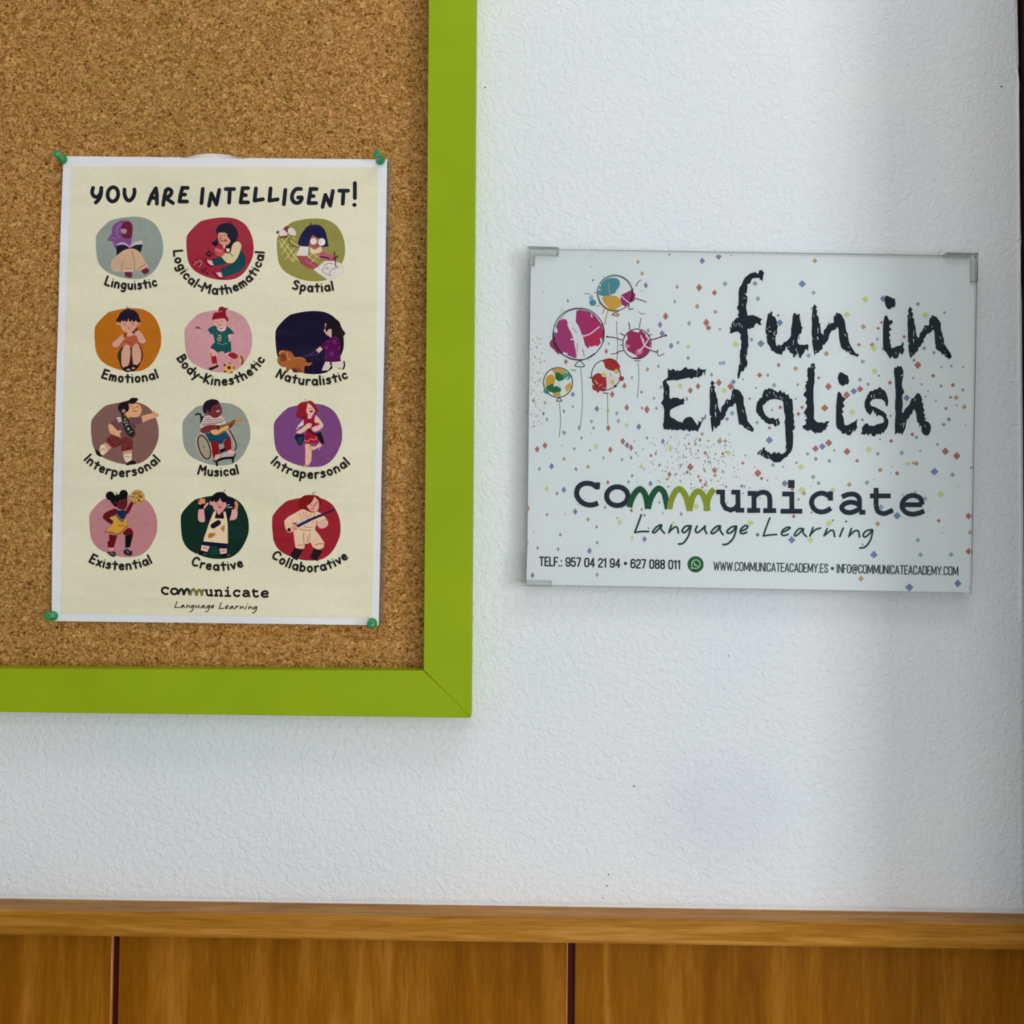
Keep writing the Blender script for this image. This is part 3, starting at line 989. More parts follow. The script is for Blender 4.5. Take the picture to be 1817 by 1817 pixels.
 ('printed drawing of a laughing red-haired girl hugging herself on a purple round', 475, 700, 150, (13, 20, 159.5, 156), (111, 62, 112), 'Intrapersonal', (478.4, 821), (549.3, 850.2), (623.2, 823), '''
q 14,20,42 | 62,84 79,86 78,98 74,108 66,109.5 62,100 57,92
q 14,56,68 | 64,93 76,91 73,105 66,106
q 18,8,16 | 102,84 114,80 118,90 122.5,104 116,107 110,98
p 132,22,30 | 62,40 65,30 64,24 72,17 84,15 90,13 97,16 102,22 106,31 110,33 105,39 104,45 98,42 92,52 84,56 78,54 70,51 62,48 60,44
l 110,10,18 2.4 | 66,48 76,50 84,46
l 90,12,18 .9 | 82,13 80,10
q 219,186,174 | 77,54 77,65 64,74 60.5,76 64,68
q 214,162,152 | 86,18 91,21 97,27 102,35 98,42 94.5,47 94,53 86,53 86,43 82.5,36 84,28
q 42,6,8 | 88.5,34 93,35 98,33.5 96,38 92,38.5
l 110,52,56 .9 | 87,29 91,30
l 110,52,56 .9 | 93,31 96,28
q 142,10,40 | 84,52 90,52.5 96,50 101,46 101,58 106,66 100,70 92,74 98,82 105,90 109,101 104,104 79,105 79,92 84,80 82,70 78,66 78,54
l 120,6,20 1.2 | 85,57 92,57
q 150,16,24 | 79,101 108,99 109,104 79,105.5
l 228,122,112 1.2 | 79,98 86,101 93,95 99,98 104,95 105,91
q 222,170,150 | 62,80 74,72 86,62 92,61 95,65 93,70 84,76 72,84 62,84
l 140,90,80 .7 | 90,63 91,68
q 222,172,154 | 103,44 108,48 114,56 119,63 120,68 116,73 110,77 102,80 96,78 94,72 100,69 106,67 112,65 107,60 103,62 100,56
l 100,50,50 .8 | 105,62 111,61
l 190,110,110 .9 | 96,76 100,77
l 42,6,12 2.4 | 86,75 96,82 104,86
l 70,30,34 .9 | 62,72 68,70 74,71
q 214,166,138 | 80,106 90,106 94,112 104,111 112,103 117,110 108,115 100,119 94.5,121 94,142 88,152.5 82,153 80.5,146 81,124
l 214,166,150 1.2 | 113,110 111,118
l 150,92,70 .9 | 90,106 90,113 93,118 99,120
q 160,130,110 | 75,155 80,149 84,151 88,152 83,156 76,156
'''),
 ('printed drawing of a cheerleader raising a gold pompom on a pink round', 150, 860, 140, (11, 24, 167, 167), (174, 117, 121), 'Existential', (155.7, 997.3), (209.7, 1012.2), (272, 999.2), '''
q 90,8,18 | 96,69 95,60 100,50 108,37 113,43 107,56 101,66
k 165,120,50 | 122,28 17,16
e 5,3,5 | 59,25.5 10,10
e 5,3,5 | 90,21.5 9.6,9.4
q 5,3,5 | 56,32 62,27 70,24 82,22 92,24 98,28 98,36 88,34 80,36 76,44 76,50 70,51 64,44 60,38
l 8,4,6 1.2 | 73,18 75,23
q 90,18,32 | 75,44 80,37 88,33 95,33 99,38 98,46 96,54 90,58 84,57.5 76,54
l 50,4,12 1 | 84,42 89,41
l 60,6,14 1 | 92,40 96,40
e 60,30,34 | 71,41 3,3
q 88,8,20 | 70,55 76,58 76,66 68,71 60,74 58,78 64,82 66.5,86 64,91.5 60,90 50,84 43,78 42,73 46,66 56,60
q 197,143,52 | 70,71 80,80 86,87 92,78 97,72 97,82 99,94 94,101 88,109 80,113.5 72,114 66,111 56,109 48,107 56,99 63,92 67,85 62,80 57,76 66,73
q 12,36,64 | 74,58 82,60 90,58 95,61 96,66 91,76 86,81 78,72
l 42,44,54 1.5 | 72.5,58 73,67 86,85 95.5,68 95,62
l 130,80,15 1.4 | 78,94 84,95.5 90,93
l 134,80,16 1.7 | 48,107 56,110 64,109.5 72,113.5 80,112.5 88,106 93,98 99,96
q 95,5,10 | 57,114.5 66,116 75,117 72,128 70,136 67,144.5 54,144.5 53,132 57,129
q 95,6,12 | 88,113.5 92,106 98,101 103,99.5 108,102 111.5,108 112,114 98,118
q 4,3,5 | 94,117.5 104,116 112,113 108,130 104.5,145 94,145
q 208,148,128 | 55,146 67,146 66,152 56,152
q 36,33,38 | 51,156 54,154.5 62,155.5 68,153 70,155 73,161 68,167 60,164
q 36,26,34 | 90,152 96,148 99,146.5 103,152 110,153 110,160 106,164 96,162 90,158
l 134,134,144 1.3 | 60,158 67,160
l 134,134,144 1.3 | 97,152 101,157
l 206,196,206 1.4 | 99,146 102,146
'''),
 ('printed drawing of a child in a cream apron with raised hands on a dark green round', 310, 860, 140, (14, 25, 170, 171), (8, 38, 27), 'Creative', (337, 1002.5), (385, 1013.4), (433.8, 1005.7), '''
p 10,42,36 | 122,98 140,96 162,100 164,112 158,123 138,124 122,120
q 9,12,26 | 84,60 71,60 72,80 78,84 84,72
q 9,12,26 | 117,62 130,55 129,80 122,82
p 9,9,32 | 120,30 132,33 139,39 136,48 128,50 120,44
q 202,140,134 | 86,36 92,36 100,34 104,29 107,35 118,38 119,50 112,59 107,67 102,69 98,64 91,58 87,49
e 205,150,146 | 84,42.5 4.2,5
l 60,30,34 .9 | 83,44 84,41
q 5,7,15 | 83,30 89,23 96,18 106,16.5 115,19 122,26 127,34 124,40 119,40 112,41 107,37 104.5,30 102,36 97,40 93,41 91,36 88,40 84.5,39
l 8,8,14 1.1 | 111,18 113.5,15.5 116.5,12
l 190,60,66 1.0 | 98,46 102,47
l 134,44,54 2.2 | 101,51.5 107,51.5
l 170,96,96 .9 | 96,43 100,44
l 170,96,96 .9 | 108,45 112,44
q 206,134,90 | 54,44 54,37 58,31.5 64,32 70,33 70.5,44 64,43 60,47
l 60,20,12 1.6 | 58,34 56,40
l 206,148,136 3.4 | 68,53 72,48 75.5,43.5
q 202,146,142 | 55,57 61,55 67,53 68,64 69.5,76 69,85.5 62,87 56,84.5 53.5,78 53.5,66
q 5,4,12 | 55,47 66,44.5 66.5,56 56,56.5
q 198,124,74 | 139,37 144,39 146.5,46 145,57 140,59 136,50
l 60,20,14 1.2 | 147,40 148,46
q 204,146,144 | 132,57 144,56 145,68 143,77 138,81 126,82.5 130,68
l 10,8,20 2.6 | 126,46 138,47.5
l 10,8,20 2.0 | 133,52 138,50
l 204,194,196 1.1 | 121,46.5 126,46.5
l 204,194,196 1.1 | 121,51.5 132,52
q 26,8,10 | 94,60 112,64 114,79 91,78
q 202,140,134 | 97,58 108,58 107,65 102.5,69.5 98,67
q 216,190,156 | 90,62 96,60.5 92,77.5 114,78.5 112,62.5 117,62 120,76 122,90 122.5,136 66,130.5 68,120 72,110 80,86
l 10,8,30 9 | 88.5,95 100.5,87.5
p 172,116,52 | 110,95 115,94 114,106 112,108 106,102
p 172,100,36 | 80,112 94,112 88,120 78,123 77,118
q 9,9,42 | 62,132 92,134.5 122,137 122,147.5 102,147 96,140 84,141.5 62,138
q 12,52,46 | 85,142 96,141 101,148 102,162 82,162 80,150
q 212,168,158 | 62,139 81,142 75,155 60,151
q 212,170,160 | 103,147 120,147 120,158 105,160
l 186,116,116 2.4 | 66,145 74,146.5
l 186,116,116 2.4 | 108,153 115,152
q 8,6,8 | 56,152 66,153 74,155 70,162 62,161 55,158
q 8,6,8 | 105,161 114,159.5 123,159 125,164 118,166.5 106,166
l 140,140,120 1.4 | 122,164 125,161
l 120,100,70 1.4 | 51,158 55,160
l 100,110,100 1.2 | 67,161 71,158
'''),
 ('printed drawing of a red-haired child in a cream robe with a blue sword on a red round', 475, 865, 150, (9.5, 21, 156, 157), (142, 27, 40), 'Collaborative', (479.3, 988), (545.2, 1016), (619.9, 990), '''
p 136,24,36 | 12,80 34,77 60,78 58,90 36,93 14,92
p 138,22,36 | 13,108 36,105 58,107 56,117 36,119 16,116
p 116,12,12 | 72,22 80,17 92,16 104,17 112,22 115,31 112,44 108,36 104,24 100,20 97,28 92,34 84,38 80,44 86,44 87,48 80,50 72,46 66,40 66,30
l 122,104,62 1.1 | 98,15 96,11.5
l 122,104,62 1.1 | 97,13 102,10
q 209,157,141 | 100,20 105,23 110,30 110.5,40 109,47 105,52 96,53 90,49 86,43 84,39 90,36.5 95,31 98,26
l 96,34,28 1.2 | 98,41 101,38 104,33 108,31
l 96,34,28 1.1 | 94,44.5 97,46.5 99,44
l 96,34,28 .8 | 92,38 95,37
l 130,60,50 .9 | 91,49 95,52 100,52
q 214,178,148 | 70,48.5 75,46.5 80,47.5 88,52 96,54 106,52 112,54 118,58 126,67 130,75 129,82 124,86.5 116,88 110,86 106,80 103,83 102,91 108,98 116,110 122,119 120.5,128 114,133 104,133 97,128 92,118 86,121 80,121 79,131 70,132 60,130 57,112 55,94 48,97 43,96 38,88 36,79 36,71 44,63
p 206,152,148 | 107,81 116,76 126,76 128,82 122,87 113,88
l 152,106,86 1.1 | 68,55 71,62 73,72
l 152,106,86 1.1 | 75,53 78,60 78,68
l 152,106,86 1.1 | 82,52 84,60 84,66
l 152,106,86 1.1 | 94,55 91,60 88,64
l 152,106,86 1.1 | 102,55 99,62 94,67
l 152,106,86 1.1 | 78,84 86,85.5 96,85
l 152,106,86 1.1 | 68,89 80,92 94,92
l 152,106,86 1.1 | 77.5,97 77.5,110 78,120
l 152,106,86 1.1 | 91,97 90,108 88,118
l 152,106,86 1.0 | 86,103 84,118
l 152,96,86 1.2 | 63,125 70,123.5 78,124
l 152,96,86 1.2 | 101,124 110,121 121,121
l 152,106,86 1.1 | 110,77 117,72 124,69
l 160,110,90 1.0 | 98,72 95,78
q 122,28,28 | 53,67 54,75 57,77 64,73 59,80 54,79
l 150,40,40 1.2 | 106,72 105,80
q 201,142,128 | 51,84 56,81 63,80 66.5,86 61,92 56,93 52,90
l 120,50,46 .8 | 58,88 62,90
e 62,6,10 | 46,91 3.8,4.4
l 28,42,96 4.8 | 66,82 78,76 90,70
l 18,24,52 3.8 | 90,70 104,64 118,58.5
l 62,12,62 3.2 | 118,58.5 130,53 142,48.5
l 20,14,30 2 | 62,80 68,84
q 28,12,22 | 58,129 66,132 76,134 72,142 66,150 63.5,157 55,153 48,146 53,138
q 28,12,20 | 100,130 108,134 118,136 112,146 106,154 110.5,158.5 100,156 91,151 95,142
'''),
]
HAND = {
 'L': (.85, ['.12,1.65 .08,.05 .82,0']), 'l': (.22, ['.1,1.62 .12,0']), 'i': (.22, ['.1,.95 .12,0']), 'n': (.85, ['.1,.95 .1,0', '~.1,.55 .25,.88 .5,.95 .7,.72 .74,0']),
 'g': (.85, ['~.7,.8 .42,.98 .14,.78 .1,.38 .36,.08 .7,.25', '~.74,.95 .74,.3 .72,-.2 .5,-.52 .15,-.42']), 'u': (.85, ['~.1,.95 .12,.35 .32,.03 .56,.08 .72,.35', '.74,.95 .76,0']),
 's': (.7, ['~.62,.82 .36,.98 .14,.78 .36,.54 .6,.3 .4,.02 .06,.1']), 't': (.72, ['.36,1.42 .4,0', '.04,.98 .74,.98']), 'c': (.75, ['~.7,.8 .42,.98 .14,.72 .14,.28 .4,.02 .7,.14']),
 'o': (.85, ['O']), 'a': (.88, ['O', '.78,.95 .84,0']), 'h': (.85, ['.08,1.6 .1,0', '~.1,.55 .25,.88 .5,.95 .7,.72 .74,0']),
 'e': (.8, ['~.14,.5 .45,.54 .7,.6 .6,.9 .36,.98 .12,.7 .14,.26 .42,.02 .72,.16']), 'm': (1.1, ['.08,.95 .08,0', '~.1,.6 .28,.95 .46,.85 .53,.5 .54,0', '~.54,.6 .74,.95 .92,.85 1.0,.5 1.02,0']),
 'r': (.62, ['.1,.95 .1,0', '~.1,.55 .3,.9 .62,.94']), 'p': (.85, ['.1,.95 .1,-.6', '~.1,.72 .38,.98 .7,.8 .72,.3 .44,.03 .1,.22']), 'b': (.85, ['.1,1.6 .1,0', '~.1,.72 .38,.98 .7,.8 .72,.3 .44,.03 .1,.22']),
 'd': (.85, ['O', '.78,1.6 .78,0']), 'y': (.78, ['~.05,.95 .16,.55 .4,.2', '.76,.95 .26,-.55']), 'v': (.72, ['.05,.95 .36,.02 .7,.95']), 'x': (.7, ['.06,.95 .66,0', '.66,.95 .04,0']),
 'K': (.85, ['.08,1.65 .06,0', '.78,1.6 .1,.72 .8,0']), 'E': (.9, ['.85,1.6 .14,1.6 .06,.02 .82,.02', '.12,.85 .68,.85']), 'S': (.95, ['~.88,1.36 .55,1.62 .16,1.38 .4,.95 .8,.6 .66,.1 .08,.14']),
 'M': (1.25, ['.0,0 .16,1.62 .6,.75 1.06,1.6 1.16,0']), 'N': (1.0, ['.0,0 .14,1.62 .8,.05 .98,1.6']), 'I': (.2, ['.1,1.6 .1,0']),
 'B': (.9, ['.1,1.62 .1,0', '~.1,1.6 .62,1.5 .62,1.05 .14,.88', '~.14,.88 .74,.8 .78,.2 .1,.02']), 'C': (1.05, ['~.95,1.36 .6,1.62 .2,1.3 .1,.6 .42,.05 .94,.22']), '-': (.5, ['.02,.66 .5,.6']),
}
R_ = '.0,.78 .05,.95 .17,1 .29,.95 .34,.78 '
SLIM = {
 'T': (.34, ['0,1 .34,1', '.17,1 .17,0']), 'E': (.28, ['.28,1 0,1 0,0 .28,0', '0,.5 .24,.5']), 'L': (.26, ['0,1 0,0 .26,0']), 'F': (.27, ['.27,1 0,1 0,0', '0,.5 .23,.5']),
 '.': (.04, ['.02,.02 .02,0']), ':': (.06, ['.03,.62 .03,.6', '.03,.04 .03,.0']), ' ': (.10, []), '0': (.34, [R_ + '.34,.22 .29,.05 .17,0 .05,.05 0,.22 .0,.78']),
 'O': (.34, [R_ + '.34,.22 .29,.05 .17,0 .05,.05 0,.22 .0,.78']), '9': (.34, ['.34,.5 .29,.42 .17,.4 .05,.44 0,.56 0,.8 .05,.95 .17,1 .29,.95 .34,.8 .34,.2 .29,.05 .17,0 .05,.05 0,.2']),
 '6': (.34, ['0,.5 .05,.58 .17,.6 .29,.56 .34,.44 .34,.2 .29,.05 .17,0 .05,.05 0,.2 0,.8 .05,.95 .17,1 .29,.95 .34,.8']),
 '5': (.33, ['.31,1 .02,1 .01,.52 .1,.6 .22,.6 .33,.48 .33,.2 .27,.05 .15,0 .04,.05 0,.2']), '7': (.33, ['0,1 .33,1 .12,0']), '4': (.36, ['.27,0 .27,1 0,.28 .36,.28']),
 '2': (.33, ['0,.78 .05,.95 .17,1 .29,.94 .33,.78 .3,.58 .04,.2 0,0 .33,0']), '1': (.18, ['0,.84 .14,1 .14,0']),
 '8': (.34, ['.17,.53 .04,.6 .01,.78 .05,.95 .17,1 .29,.95 .33,.78 .3,.6 .17,.53', '.17,.53 .04,.44 0,.22 .05,.05 .17,0 .29,.05 .34,.22 .3,.44 .17,.53']),
 '*': (.24, ['*']), 'W': (.54, ['0,1 .13,0 .27,.9 .41,0 .54,1']), 'C': (.33, ['.33,.74 .28,.95 .17,1 .05,.95 0,.78 0,.22 .05,.05 .17,0 .28,.05 .33,.26']),
 'M': (.48, ['0,0 .02,1 .24,.15 .46,1 .48,0']), 'U': (.33, ['0,1 0,.2 .05,.04 .17,0 .28,.04 .33,.2 .33,1']), 'N': (.35, ['0,0 0,1 .35,0 .35,1']), 'I': (.05, ['.02,1 .02,0']),
 'A': (.37, ['0,0 .18,1 .37,0', '.07,.28 .3,.28']), 'D': (.33, ['0,0 0,1 .18,1 .3,.92 .33,.75 .33,.25 .3,.08 .18,0 0,0']), 'Y': (.37, ['0,1 .18,.46 .37,1', '.18,.46 .18,0']),
 'S': (.32, ['.31,.76 .27,.95 .16,1 .05,.94 .02,.78 .08,.6 .25,.42 .32,.24 .28,.05 .16,0 .05,.05 0,.26']),
 '@': (.56, ['.38,.68 .3,.74 .2,.66 .18,.4 .24,.28 .34,.34 .38,.68 .36,.36 .44,.28 .54,.42 .54,.7 .44,.93 .28,1 .1,.9 .0,.62 .0,.34 .1,.06 .28,-.04 .44,.02']),
}
TITLE = [  # in tens of zoom pixels, two strips
 (150, 310, ['~11,17 9.8,23 12,27.5 16,28.6 20,25 21.8,17', '~21.7,17 21.2,25 18.6,31.5 14.5,36', 'o36.6,25.3 6.8,9.2 .1', '~51.5,19 51.8,26 54.5,32 58.5,33.2 62.5,29 64.5,23 64.2,19',
   '82.5,37.5 86.5,26.5 92,17.5 93.3,26 93.3,37.5', '86.5,30 93,30', '101.4,39 103,28 105,20', '~104.6,20.5 108,18.4 112,21 110.8,26 105,30.4', '105,30.4 114,36.6',
   '133,17 126.3,17 124,25 122.4,34.6 132.2,34.6', '124.6,25.6 129.6,25.6', '152.5,18.3 150.8,36.8', '160.5,40 163.5,24 170,38.4 173.8,19.6']),
 (390, 310, ['7.6,18.5 18.4,18.5', '13,18.8 12,36', '36.6,17.3 29.5,17.3 26.8,35.7 36.4,35.7', '28.6,26.4 33.6,26.4', '46.6,17.6 44.8,33.4 55.6,31.6', '65.5,17.6 64,33.4 74.6,31.8', '84.6,19.5 82.6,38',
   '~104.6,18.4 98.6,18.6 94,24 93.2,31 97,36 102.6,35.6 105.8,31 105.4,29', '105.6,29.2 101,29.4', '124.8,18.4 117.2,18.4 114.4,36.6 124.2,36.6', '116,27.5 121,27.5', '132.5,41.6 136.2,26 142.4,39.8 145.8,21',
   '154.2,20.6 165.4,20.6', '159.6,20.8 158.6,37.4', '174.2,10.8 174.2,30', '173.6,38.9 173.7,38.9']),
]
LOGO_NAVY1 = ['~29,32.6 24.5,34.4 19.5,34.6 14,32.8 9.4,28.4 7.5,23.5 8.8,17.5 13,13.8 18.5,12.8 24,14 28.2,17']
LOGO_SERIF1 = ['26.2,12 31.3,12 30.6,19 26.4,19']
LOGO_U = ['148.2,21.6 154.5,21.6 154.6,32.5 157.5,37.8 162.5,39.8 167,38.4 170,34.5', '163.4,21.8 170,21.8 170.2,39.9 176.4,40']
LOGO_G1 = ['~60.6,37 62.5,30 66.5,22.5 71.5,18.6 76,23 78.2,30 79.2,38.6', '~79.4,38.6 81.5,30 86,21.4 90.6,18 95.4,22 97.6,30 99.4,38.8']
LOGO_G2 = ['~101,38.8 102.8,30 106.8,21.6 111,18.6 115.4,22 118.6,29 121.4,40.6', '~121.2,40.6 123.6,29 127,22.4 130.6,21 134.4,24 137.4,31 139.6,40.6', '~138.2,40.6 139.8,29 143,22.4 146.2,19']
LOGO_2 = ['3.6,21.6 9.6,21.6 9.6,37.6', '3.2,37.8 15.4,37.8', '~9.8,25 14,21.6 19.5,20.6 23.4,22.8 24.6,27.5 24.6,37.6', '18.4,38 30.6,38',
   '36.4,22.2 45.5,22.2 45.5,38.6', '34.8,38.6 55.4,38.6', '~82.6,35.6 78,38.4 72.4,39.2 67,36.8 64.2,31 65.6,25.6 70,22.2 75.6,21.6 80.4,24.2',
   '~93,25 99,22.6 105,22.6 109.2,26 109.6,32 109.6,39', '109.4,39.4 115.2,39.6', '~109,32 102.5,30 95.8,31.4 92.8,35.2 95.8,39 101.6,39.8 108,37.4',
   '125.4,16.4 125.4,33', '~125.4,33 127.2,38.6 132.6,40.8 137.6,39.2 141.4,37.4', '119.6,24 139.2,24', '150.4,32.4 169,32.4', '~169,32.4 168,27.4 165,24.8 160,23.6 154.4,25.4 150.8,29.6 150.2,35 154,39.8 160,41.4 166.4,40.2 171,38.2']
LANG1 = ['~72.6,44.6 70,52 66,62.4', '~66,62.4 73,61.4 80,61.4', '~93,54.6 88.8,56.2 84.2,61.4 86,62.6 90,59 93,54.8 92.6,59 96,63', '~103,55 100.4,62.6', '~101.2,61.6 105.6,57.4 108.8,57.2 110,62.8',
   '~122,55.6 117,56.4 113.8,60.6 116,62.6 120,59 122.8,55.8 120,66 115,73 110.2,74', '~129,56 127.2,60 129,62.6 133,60 137,55.8', '~137,56 136.6,59.4 138.6,63.4',
   '~152,55.6 148,56.6 143,62 145,63.4 149,60.6 152.2,55.8 152,60 155,64.6', '~168,56 163.4,57 159,61.4 161,63.2 165,61 168.5,56.4 166,67 160,73.6 155,74.6', '~173,61 178,59 180,56.2 177,55.6 173.2,59 172.6,62.4 175,63.6 179,62.2']
LANG2 = ['~24.6,45 21.5,53 18.4,62', '~18.4,62 25,61 31,60.6', '~35.6,59 40,57 43.8,54.6 42,53.6 37.4,56 35.6,60 38,61.6 42,60.4', '~56,55 52,55.4 48,60.4 49.2,62 53,59 56.4,55.2 56.2,59 59.4,62.6',
   '~65.6,54 62.6,62', '~63.6,60.4 68,56 72.6,54.6', '~79,55 76,62', '~77.2,61 82,57 85,57.2 86,62.6', '~94.2,54.6 91,62.4', '97,48.2 97.1,48.3', '~102,55 99.6,62.6', '~100.6,61.4 105,57.4 108.6,57.4 109.6,63',
   '~121.6,56 116.4,57 113,61 115,63 119,60 122,56.6 120,66 115,72.4 110,73.4']
